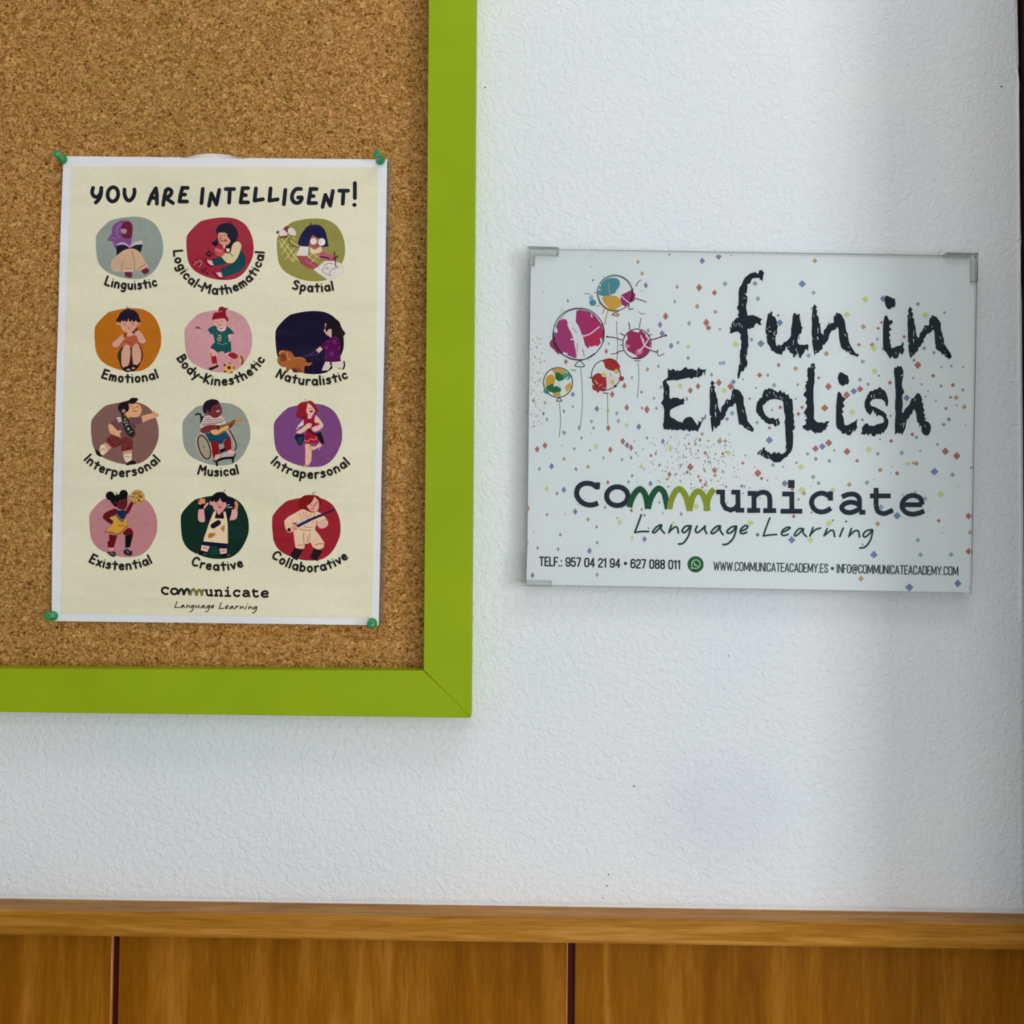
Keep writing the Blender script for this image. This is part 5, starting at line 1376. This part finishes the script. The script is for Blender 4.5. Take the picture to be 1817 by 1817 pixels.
IH = PH + 0.00027
a = Art(IH, porg)
for ox, oy, items in TITLE:
    strokes(a, (ox, oy), 250 / 1817.0, items, 6.8, (19, 22, 32))
tag(a.build('title', INK, poster), 'hand-lettered words YOU ARE INTELLIGENT! in dark ink')
rr = random.Random(7)
for lab, ox, oy, size, bb, bc, cap, p0, p1, p2, text in ILLS:
    u = size / 181.7
    a = Art(IH, porg)
    bx0, by0, bx1, by1 = bb
    blob = [(ox + (bx0 + (bx1 - bx0) * x) * u, oy + (by0 + (by1 - by0) * y) * u) for x, y in BLOB]
    a.poly(catmull(blob, True, 4), bc)
    draw_shapes(a, ox, oy, size, text, rr)
    il_ = tag(a.build('illustration', INK, poster), lab)
    c = Art(IH + 0.0004, porg)
    arc_text(c, cap, p0, p1, p2)
    tag(c.build('caption', INK, il_), 'hand-lettered word ' + cap)
# small logo at the foot
def small(x, y): return (286.0 + (x - 1019) * .3066, 1055.6 + (y - 901) * .30)
def small2(x, y): return (309.7 + (x - 1125.4) * .345, 1078.4 + (y - 945.5) * .345)


def logo(a, tfm, k, navy, g1, g2, gpre=None):
    s1, s2 = 320 / 1817.0, 340 / 1817.0
    strokes(a, (1010, 835), s1, LOGO_NAVY1, 9.0 * k, navy, tfm, caps=False)
    for s in LOGO_SERIF1:
        pts = [(1010 + x * 10 * s1, 835 + y * 10 * s1) for x, y in parse(s)]
        a.poly([tfm(*p) for p in pts] if tfm else pts, navy)
    cx, cy = 1010 + 48.5 * 10 * s1, 835 + 25.8 * 10 * s1
    pts = [(cx + 18.9 * math.cos(t), cy + 16.6 * math.sin(t)) for t in [2 * math.pi * q / 36 for q in range(37)]]
    if tfm: pts = [tfm(*p) for p in pts]
    a.stroke(pts, 9.0 * k, navy, caps=False)
    strokes(a, (1010, 835), s1, LOGO_G1, 10.4 * k, g1, tfm, caps=False)
    strokes(a, (1010, 835), s1, LOGO_G2, 10.4 * k, g2, tfm, caps=False)
    strokes(a, (1010, 835), s1, LOGO_U, 8.4 * k, navy, tfm, caps=False)
    strokes(a, (1320, 835), s2, LOGO_2, 8.6 * k, navy, tfm, caps=False)
    for s in ('41.8,9 48,9 48,16.6 41.8,16.6', '79.6,19.6 84.5,19.8 84.4,28.6 79.6,28.4'):
        pts = [(1320 + x * 10 * s2, 835 + y * 10 * s2) for x, y in parse(s)]
        a.poly([tfm(*p) for p in pts] if tfm else pts, navy)


a = Art(IH, porg)
logo(a, small, 0.43, (28, 22, 18), (30, 30, 22), (108, 108, 48))
tag(a.build('logo', INK, poster), 'small word Communicate with green letter waves at the foot of the poster')
a = Art(IH, porg)
strokes(a, (1010, 835), 320 / 1817.0, LANG1, 1.75, (50, 54, 34), small2)
strokes(a, (1320, 835), 340 / 1817.0, LANG2, 1.75, (50, 54, 34), small2)
tag(a.build('tagline', INK, poster), 'small handwritten words Language Learning')

# ------------------------------------------------------------------ push pins
def lathe(name, prof, n=28):
    vs, fs = [], []
    for (y, r) in prof:
        for k in range(n):
            t = 2 * math.pi * k / n
            vs.append((r * math.cos(t), y, r * math.sin(t)))
    for i in range(len(prof) - 1):
        for k in range(n):
            k2 = (k + 1) % n
            fs.append((i * n + k, i * n + k2, (i + 1) * n + k2, (i + 1) * n + k))
    fs.append(tuple(range(n))); e = (len(prof) - 1) * n; fs.append(tuple(range(e + n - 1, e - 1, -1)))
    me = mesh(name, vs, fs)
    bm = bmesh.new(); bm.from_mesh(me); bmesh.ops.recalc_face_normals(bm, faces=bm.faces); bm.to_mesh(me); bm.free()
    for p_ in me.polygons: p_.use_smooth = True
    return me


mm = 0.001
grip = lathe('grip', [(0, .8 * mm), (0, 3.1 * mm), (-.35 * mm, 3.45 * mm), (-.9 * mm, 3.5 * mm), (-1.3 * mm, 3.2 * mm), (-1.9 * mm, 2.4 * mm), (-3.2 * mm, 2.0 * mm),
                     (-7.0 * mm, 1.85 * mm), (-8.6 * mm, 2.1 * mm), (-9.3 * mm, 2.7 * mm), (-9.7 * mm, 2.85 * mm), (-10.4 * mm, 2.85 * mm), (-10.9 * mm, 2.6 * mm), (-11.05 * mm, 2.0 * mm), (-11.1 * mm, .6 * mm)])
point = lathe('point', [(-0.3 * mm, .5 * mm), (6 * mm, .5 * mm), (8.4 * mm, .05 * mm)], 10)
grip.materials.append(PINM); point.materials.append(STEEL)
pins = [((111.8, 283.2), 'green push pin at the top left corner of the poster', (0.03, -0.02)),
        ((675.6, 285.0), 'green push pin at the top right corner of the poster', (-0.14, -0.12)),
        ((95.2, 1093.0), 'green push pin at the bottom left corner of the poster', (0.03, -0.08)),
        ((661.2, 1105.2), 'green push pin at the bottom right corner of the poster', (0.02, 0.02))]
for (x, y), lab, (tz, tx) in pins:
    e = empty('push_pin', P(x, y, PH + 0.0002), lab, 'pin', 'green push pins holding the poster')
    e.rotation_euler = (tx, 0, tz)
    e.scale = (1.2, 1.2, 1.2)
    for nm, d in (('grip', grip), ('point', point)):
        o = bpy.data.objects.new(nm, d); COL.objects.link(o); o.parent = e

# ------------------------------------------------------------------ the acrylic sign
sorg = P(1333, 745, 0.0)
SH = 0.0130
sign = empty('sign_holder', sorg, 'clear acrylic wall sign reading fun in English above the Communicate name', 'sign')
# white printed card
card = prism_px('printed_card', [(942.2, 445.2), (1730.6, 459.8), (1721.6, 1051.2), (935.0, 1037.0)], SH, SH - 0.0008, sorg)
link('printed_card', card, SPAPER, sign)
# clear plates in front and behind
def plate(name, pts, hf, hb):
    me = prism_px(name, pts, hf, hb, sorg)
    o = link(name, me, [ACRYL, ACRYL_E], sign)
    for p_ in me.polygons:
        p_.material_index = 0 if abs(p_.normal.y) > 0.7 else 1
    return o
plate('front_plate', [(940.2, 441.2), (1733.2, 453.5), (1723.2, 1053.2), (932.8, 1038.4)], SH + 0.0032, SH + 0.0012)
plate('back_plate', [(939.0, 441.2), (1734.5, 455.0), (1724.0, 1053.8), (930.5, 1038.8)], SH - 0.0010, SH - 0.0030)
# moulded corner clips
def clip(pts, hf=0.0098, hb=0.0004):
    me = prism_px('corner_clip', pts, hf, hb, sorg, 0.0006, 2)
    link('corner_clip', me, CLIPM, sign)
clip([(936.0, 436.2), (991.5, 438.0), (991.3, 453.0), (949.5, 451.6), (949.2, 470.5), (936.0, 470.0)], SH + 0.0038, SH - 0.0036)
clip([(1679, 447.0), (1736.5, 448.0), (1736.0, 500), (1724.5, 500), (1724.5, 458.5), (1679, 458.0)], SH + 0.0038, SH - 0.0036)
clip([(926.0, 984.0), (936.2, 984.0), (935.6, 1029.8), (979.6, 1030.8), (979.6, 1040.8), (925.2, 1039.6)], SH + 0.0038, SH - 0.0036)

KH = SH + 0.00003
BR = (8, 24, 34)
# confetti lies under everything
cols = dict(r=(162, 102, 97), b=(108, 121, 156), p=(120, 119, 150), t=(134, 154, 168), y=(186, 194, 140), o=(166, 144, 118), g=(136, 140, 146))
rc = random.Random(11)
a = Art(KH, sorg, 1e-6, 60)
def inside(x, y):
    lx = 942.6 - (y - 445) * 0.0122; rx = 1730.2 - (y - 460) * 0.0152
    return lx + 0.3 < x < rx - 0.3
def clipx(x, y):
    lx = 942.8 - (y - 445) * 0.0122; rx = 1730.2 - (y - 460) * 0.0152
    ty = 445.6 + (x - 942) * 0.0185
    return (min(max(x, lx), rx), max(y, ty))
def diamond(x, y, s, col):
    asp = 0.68 if x < 1180 else (0.68 + min(1, (x - 1180) / 130.0) * 0.3)
    j = lambda: 1 + (rc.random() - .5) * 0.14
    a.poly([clipx(x, y - s * j()), clipx(x + s * asp * j(), y), clipx(x, y + s * j()), clipx(x - s * asp * j(), y)], col)
for ox, oy, sc, t in CONF:
    for q in t.split():
        i = max(q.find(c) for c in 'rbptyog')
        x, y = (float(v) for v in q[:i].split(','))
        s = float(q[i + 1:]) * sc
        diamond(ox + x * sc, oy + y * sc, s * 1.04, cols[q[i]])
# the fine spray under the word English
for k in range(270):
    x = rc.gauss(1238, 52); y = rc.gauss(815, 32)
    if y < 770 or y > 905 or x < 1120 or x > 1400: continue
    diamond(x, y, 0.7 + rc.random() * 1.9, rc.choice([(150, 154, 158), (140, 146, 154), (160, 140, 138), (160, 128, 124), (154, 160, 162), (170, 164, 146), (150, 152, 156)]))
for k in range(90):
    x = 945 + rc.random() * 780; y = 470 + rc.random() * 480
    if 1150 < x < 1700 and y < 820: continue
    if not inside(x, y): continue
    diamond(x, y, 0.8 + rc.random() * 1.4, rc.choice([(158, 162, 166), (164, 154, 152), (150, 158, 162)]))
for k in range(80):   # at the left edge below the balloons
    x = 942 + abs(rc.gauss(0, 14)); y = 600 + rc.random() * 160
    diamond(x, y, 0.8 + rc.random() * 1.5, rc.choice([(140, 146, 150), (168, 150, 130), (150, 150, 156)]))
cf = tag(a.build('confetti', SINK, sign), 'scattered printed confetti diamonds in pale colours', kind='stuff')

# balloons
bs = 250 / 1817.0
bu = 10 * bs
BAL = [
 ('printed magenta balloon, largest of the five', '''
q 152,44,88 | 22,88 18,93 19,98 24,102 27,106 32,107 38,105 30,96
p 152,48,106 | 30,66 36,62.5 41,65 42,72 46,80 49,88 51,98 53,112 46,111 36,106 28,96 25,84 27,74
q 152,40,94 | 53,52 58,50.5 68,53 78,59 85,69 88.5,82 84,94 80,98 76,96.5 73,99 70,97 68,101 64,96 62,88 59,80 56,72 52,66
q 168,34,74 | 72,78 88,78 86,90 82,96 76,96 70,97 66,92 62,86
l 62,40,60 1.0 | 30,108 24,96 22.6,84 24.5,72 30,61 38,53.5 48,49.5 58,48.6 68,50.5 77,56 84,64 88,74 88.6,84 86,95 80,104 72,111 62,115 52,115.4 42,112.5 33,107
l 70,60,70 .7 | 26,74 31,64 40,54 52,50 64,50.8 76,57
l 70,60,70 .7 | 25,86 29,99 37,109 50,114 64,114 76,107
l 60,10,34 1.8 | 23.4,80 24.6,92 29,101 34,107
l 60,10,40 1.6 | 86,68 88.4,78 87.4,92
l 228,172,198 1.7 | 59,85.5 70,82 77,77 82.5,72.5
l 206,208,212 2.0 | 48,68 51,76 56,86
l 206,208,212 1.6 | 42,70 50,82
l 206,208,212 1.6 | 57,86 51,88 46,89
l 206,208,212 1.4 | 57,87 52,92
l 206,208,212 1.8 | 57,87 55,98 53,106
l 206,208,212 1.5 | 58,87 62,98 64,104
l 206,208,212 1.4 | 57,85 63,84
l 154,146,154 1.0 | 48,74 53,80
l 154,146,154 1.0 | 54,94 54,106
l 150,140,170 1.4 | 61,102 63,110
l 206,206,210 2.4 | 26.5,75 27.5,79
l 206,206,210 1.4 | 36,106 41,107.5
l 206,206,210 1.3 | 72,57 73,60
l 206,206,210 1.6 | 84,88 85.5,93
l 206,206,210 1.6 | 70,101 76,98 82,99
l 60,60,66 1.0 | 57,116 51,123 63.4,123.4 57,116
l 60,60,66 1.6 | 56,115.5 60,115.5
''', [(1030.4, 651.5), (1032.6, 680), (1033.4, 712), (1031.6, 742), (1028.2, 764.5)]),
 ('printed teal, yellow and magenta balloon, topmost of the five', '''
p 66,128,138 | 82,29 83,20 90,12 100,9.6 107,11.5 109,18 105,26 99,32 90,33.5 82,31
p 192,147,66 | 86,35 96,32 106,34 111,40 110,46 100,50.5 92,46
q 142,36,92 | 110,32 118,28 124,25 129,31 127.5,39 121,42.5 118,47 112,44.5 110,39
e 66,128,138 | 74,41.5 4.4,4.2
p 130,160,176 | 69,36 72,31 75,36 72,38
o 70,76,84 1.2 | 102.5,29 22.6,23
o 110,116,122 .6 | 103,29.6 21.6,22
l 118,90,26 2.0 | 83,41 90,48 98,51.5 107,52
l 60,20,50 2.0 | 125,24 125,34 121,42
l 222,196,208 1.2 | 111,33 116,38 122,42
l 206,212,214 1.0 | 108,29 116,19
l 206,212,214 1.0 | 108,29 112,18
l 206,212,214 1.0 | 109,29 121,22
l 206,212,214 1.4 | 108,29 105,25
l 206,212,214 1.4 | 108,30 98,31.5
l 206,212,214 1.6 | 108,29 111,26
l 206,212,214 2.4 | 110,13 113,16
l 192,150,120 .8 | 94,16 95,24 96,31
l 206,212,214 1.2 | 82,18 84,20
l 206,212,214 1.2 | 81.5,24 84,25
l 176,134,52 1.1 | 89,50 86.6,55.5
l 176,134,52 1.1 | 94,51.5 91,61 89.6,69
l 90,80,60 .7 | 82,45 79,46
l 84,84,92 .7 | 64,29.6 70,30
l 84,84,92 .8 | 76,28.5 79,28
l 84,84,92 1.2 | 73.5,13 75,12
l 84,84,92 .7 | 88,8 87.6,7
l 84,44,66 1.0 | 128,36 136,38 143,40.5
l 84,44,66 1.0 | 121,44 120.6,49.5 126,49.4
l 96,100,106 1.0 | 130,20 132,15.4 136,12.4
l 120,116,96 .8 | 133,53 137,55.6 141,55.8
l 108,90,44 1.2 | 104,54 99,57 108,58 104,54
l 190,164,110 1.4 | 105,60 108,58
''', [(1094.2, 570.3), (1094.8, 590), (1096.0, 612), (1095.6, 630), (1093.6, 641)]),
 ('printed crimson balloon with long ink spikes', '''
q 148,32,80 | 118,82 124,77.5 130,79 136,77 141,81 146,86 148.5,94 146,104 141,111 135,113 129,110 124,106 118,103.5 119,97 116,93 119,88
p 190,118,146 | 116,94 120,96 123,97 119,100 116,99
p 190,116,144 | 130,103 138,100 137,107 131,108.5
o 76,42,62 1.1 | 131,94.6 18.2,19.2
l 206,202,206 1.4 | 140.5,97 136,84
l 206,202,206 1.2 | 140.5,97 139,88
l 206,202,206 1.6 | 140.5,97 148,101
l 206,202,206 1.4 | 140.5,97 134,104
l 206,202,206 1.4 | 140.5,97 145,90
l 206,206,208 1.8 | 128,78 133,79
l 206,206,208 1.8 | 143,84 146,88
l 206,206,208 2.2 | 124,108 129,110
l 206,206,208 2 | 116,103 119,104.5
l 92,36,62 1.2 | 148,90 158,87 168,83.6
e 84,34,60 | 168,83.8 1.8,1.4
l 92,36,62 1.2 | 144,102 152,104 157,105.5
l 92,36,62 1.4 | 157,105.5 158,103
l 92,36,62 .9 | 157,105.5 159,110 166,107.4
l 92,36,62 1.1 | 112,90 102,86.5 92,85.4
e 84,34,60 | 92.6,85.4 1.7,1.1
l 92,36,62 1.1 | 114,103 106,105.4 105,107
l 92,36,62 .9 | 105,107 98,107.6
l 92,36,62 1.0 | 120.4,67 121.4,72 121.6,76
l 92,70,70 .8 | 136.4,61.4 135,68 133.8,74
l 92,36,62 1.1 | 109.6,81 115,84
l 92,36,62 1.1 | 145,84.6 149.6,82.4
l 92,36,62 .8 | 109,96 112,96.4
l 70,70,76 .9 | 128,116.4 135,116.6
l 60,40,50 1.6 | 126,113 136,113
''', [(1132.3, 643.1), (1133.4, 660), (1133.2, 680), (1131.0, 706.7)]),
 ('printed red and white balloon', '''
q 154,30,40 | 88,117 92,115.6 97,115 104,118 108,124 109,131 104,131 98,129 94,128 90,125
q 154,30,40 | 73,138 77,134 81,132 86,134 91,137 92,144 91.6,152 84,151 77,149 73,144
p 206,196,192 | 92,137 105,137 105,148 94,151
p 172,182,96 | 97,143 100,140.6 102,145 98,147.6
e 196,184,100 | 88.6,134.6 3.4,3.2
e 190,166,90 | 104.6,130 3.2,3.2
q 154,28,38 | 73,147 80,150 88,152 94,153.6 88,156 83,155 81,158 78,155 74,153.6
l 194,170,96 1.2 | 77,142 80,146
l 206,150,90 .9 | 82,149 86,147
o 70,50,56 1.0 | 91,134.6 18.6,19.2
l 160,24,34 2.6 | 88,116.4 96,114.6 103,117.4 108,124
l 206,206,206 1.2 | 96,130 102,137
l 206,206,206 1.2 | 92,128 98,134
l 150,140,150 1.0 | 96,132 98,136
l 206,206,206 1.2 | 84,126 88,131
e 152,34,62 | 111,139.4 3.4,3.2
e 60,24,24 | 103,149 2,1.6
l 130,20,40 1.2 | 69.6,138 73,138.4
l 60,40,44 1.0 | 87.6,158 94,158.4
''', [(1077.8, 698.6), (1078.3, 725), (1078.4, 753)]),
 ('printed yellow and green balloon, lowest of the five', '''
p 192,143,54 | 14,138 21,134 25,138 24,147 14,149
p 190,142,58 | 21,128 33,126.6 40,131 30,136
q 26,94,54 | 25,132 31,131.6 37,137 36,141 30,143 26,140
q 26,94,54 | 13,150 21,146 26,148 33,152 33,156 24,158 15,155
q 66,134,130 | 34,133 43,131.6 46,137 43,141 37,141
q 186,146,66 | 22,158 32,156.8 33,162 24,162.4
q 190,150,74 | 38,150 46,143 46.4,151 40,157
p 80,140,132 | 10,155 15,153 18,158 13,159
o 62,64,48 1.1 | 29.2,144.4 18.8,19.2
l 206,208,202 1.4 | 28,148 42,138
l 206,208,202 1.4 | 28,146 36,151
l 206,208,202 1.6 | 24,149 30,146
l 206,208,202 1.0 | 34,146 38,152
l 192,186,196 1.4 | 30,144 32,151
l 96,108,96 1.0 | 46,128 52,129
l 60,64,60 1.0 | 30.6,163.8 27.4,168 34.2,168.4 30.6,163.8
''', [(992.4, 714.8), (994.2, 735), (994.6, 752), (991.8, 775)]),
]
for lab, text, st in BAL:
    b = Art(KH + 0.00007, sorg, 1e-6)
    draw_shapes(b, 950, 480, 250, text, rc, 1.15)
    b.stroke(catmull(st, False, 5), 0.9, (72, 76, 78))
    tag(b.build('balloon', SINK, sign), lab)

# brush lettering
a = Art(KH + 0.0002, sorg, 1e-6)
for ox, oy, sc, t in BRUSH:
    pts = fmt((ox, oy), sc, t)
    a.poly(pts, BR)
for s in ('1160,640,.10457,55.5,62 57,67', '1160,640,.10457,88,92 87,99', '1160,640,.10457,81,97 84,98', '1160,640,.10457,82,102 85,97'):
    ox, oy, sc, r = s.split(',', 3)
    a.stroke(fmt((float(ox), float(oy)), float(sc), r), 1.5, BR)
a.disc(1340 + 37 * 1.1007, 520 + 36 * 1.1007, 1.5, 1.7, BR)
for ox, oy, sc, t in FLECKS:
    for q in t.split('|'):
        w_ = q.split()
        pts = fmt((ox, oy), sc, ' '.join(w_[:-1]))
        a.stroke(pts, float(w_[-1]) * 10 * sc * 0.85, (184, 192, 194), w2=float(w_[-1]) * 10 * sc * 0.45)
tag(a.build('brush_lettering', SINK, sign), 'dark rough brush words fun in English')

a = Art(KH + 0.0002, sorg, 1e-6)
logo(a, None, 1.0, (22, 34, 46), (10, 74, 48), (128, 140, 36))
tag(a.build('logo', SINK, sign), 'large word Communicate with dark green and lime letter waves')
a = Art(KH + 0.0002, sorg, 1e-6)
strokes(a, (1010, 835), 320 / 1817.0, LANG1, 3.2, (12, 58, 50))
strokes(a, (1320, 835), 340 / 1817.0, LANG2, 3.0, (12, 58, 50))
a.disc(1344.4, 949.2, 2.6, 2.8, (90, 102, 112))
tag(a.build('tagline', SINK, sign), 'green handwritten words Language Learning')
a = Art(KH + 0.0001, sorg, 1e-6, 200)
slim_text(a, 'TELF.: 957 04 21 94 * 627 088 011', (956.4, 1004.6), (1207.6, 1010.8), 17.2, 2.5, (26, 32, 34), .15)
tag(a.build('phone_numbers', SINK, sign), 'narrow black line TELF.: 957 04 21 94 and 627 088 011')
a = Art(KH + 0.0001, sorg, 1e-6, 200)
slim_text(a, 'WWW.COMMUNICATEACADEMY.ES * INFO@COMMUNICATEACADEMY.COM', (1265.8, 1012.6), (1700.6, 1021.4), 16.4, 1.8, (40, 52, 56), .13)
tag(a.build('web_addresses', SINK, sign), 'narrow grey line WWW.COMMUNICATEACADEMY.ES and INFO@COMMUNICATEACADEMY.COM')
a = Art(KH + 0.0001, sorg, 2e-6)
cx, cy = 1234.2, 1001.4
a.disc(cx, cy, 14.3, 14.4, (30, 84, 44), n=40)
a.ring(cx + .6, cy - .4, 7.6, 7.7, 1.7, (168, 196, 172))
a.poly([(cx - 8.2, cy + 8.2), (cx - 6.4, cy + 1.2), (cx - 1.4, cy + 6.2)], (168, 196, 172))
a.poly([(cx - 6.4, cy + 6.4), (cx - 5.4, cy + 2.2), (cx - 2.4, cy + 5.2)], (30, 84, 44))
a.disc(cx + .6, cy - .4, 6.7, 6.8, (30, 84, 44), n=30)
a.stroke(catmull([(cx - 2.4, cy - 3.4), (cx - 2.2, cy - .6), (cx + .6, cy + 2.4), (cx + 3.8, cy + 2.8)], False, 5), 1.9, (176, 202, 178))
tag(a.build('messenger_icon', SINK, sign), 'round dark green icon of a handset in a speech bubble')
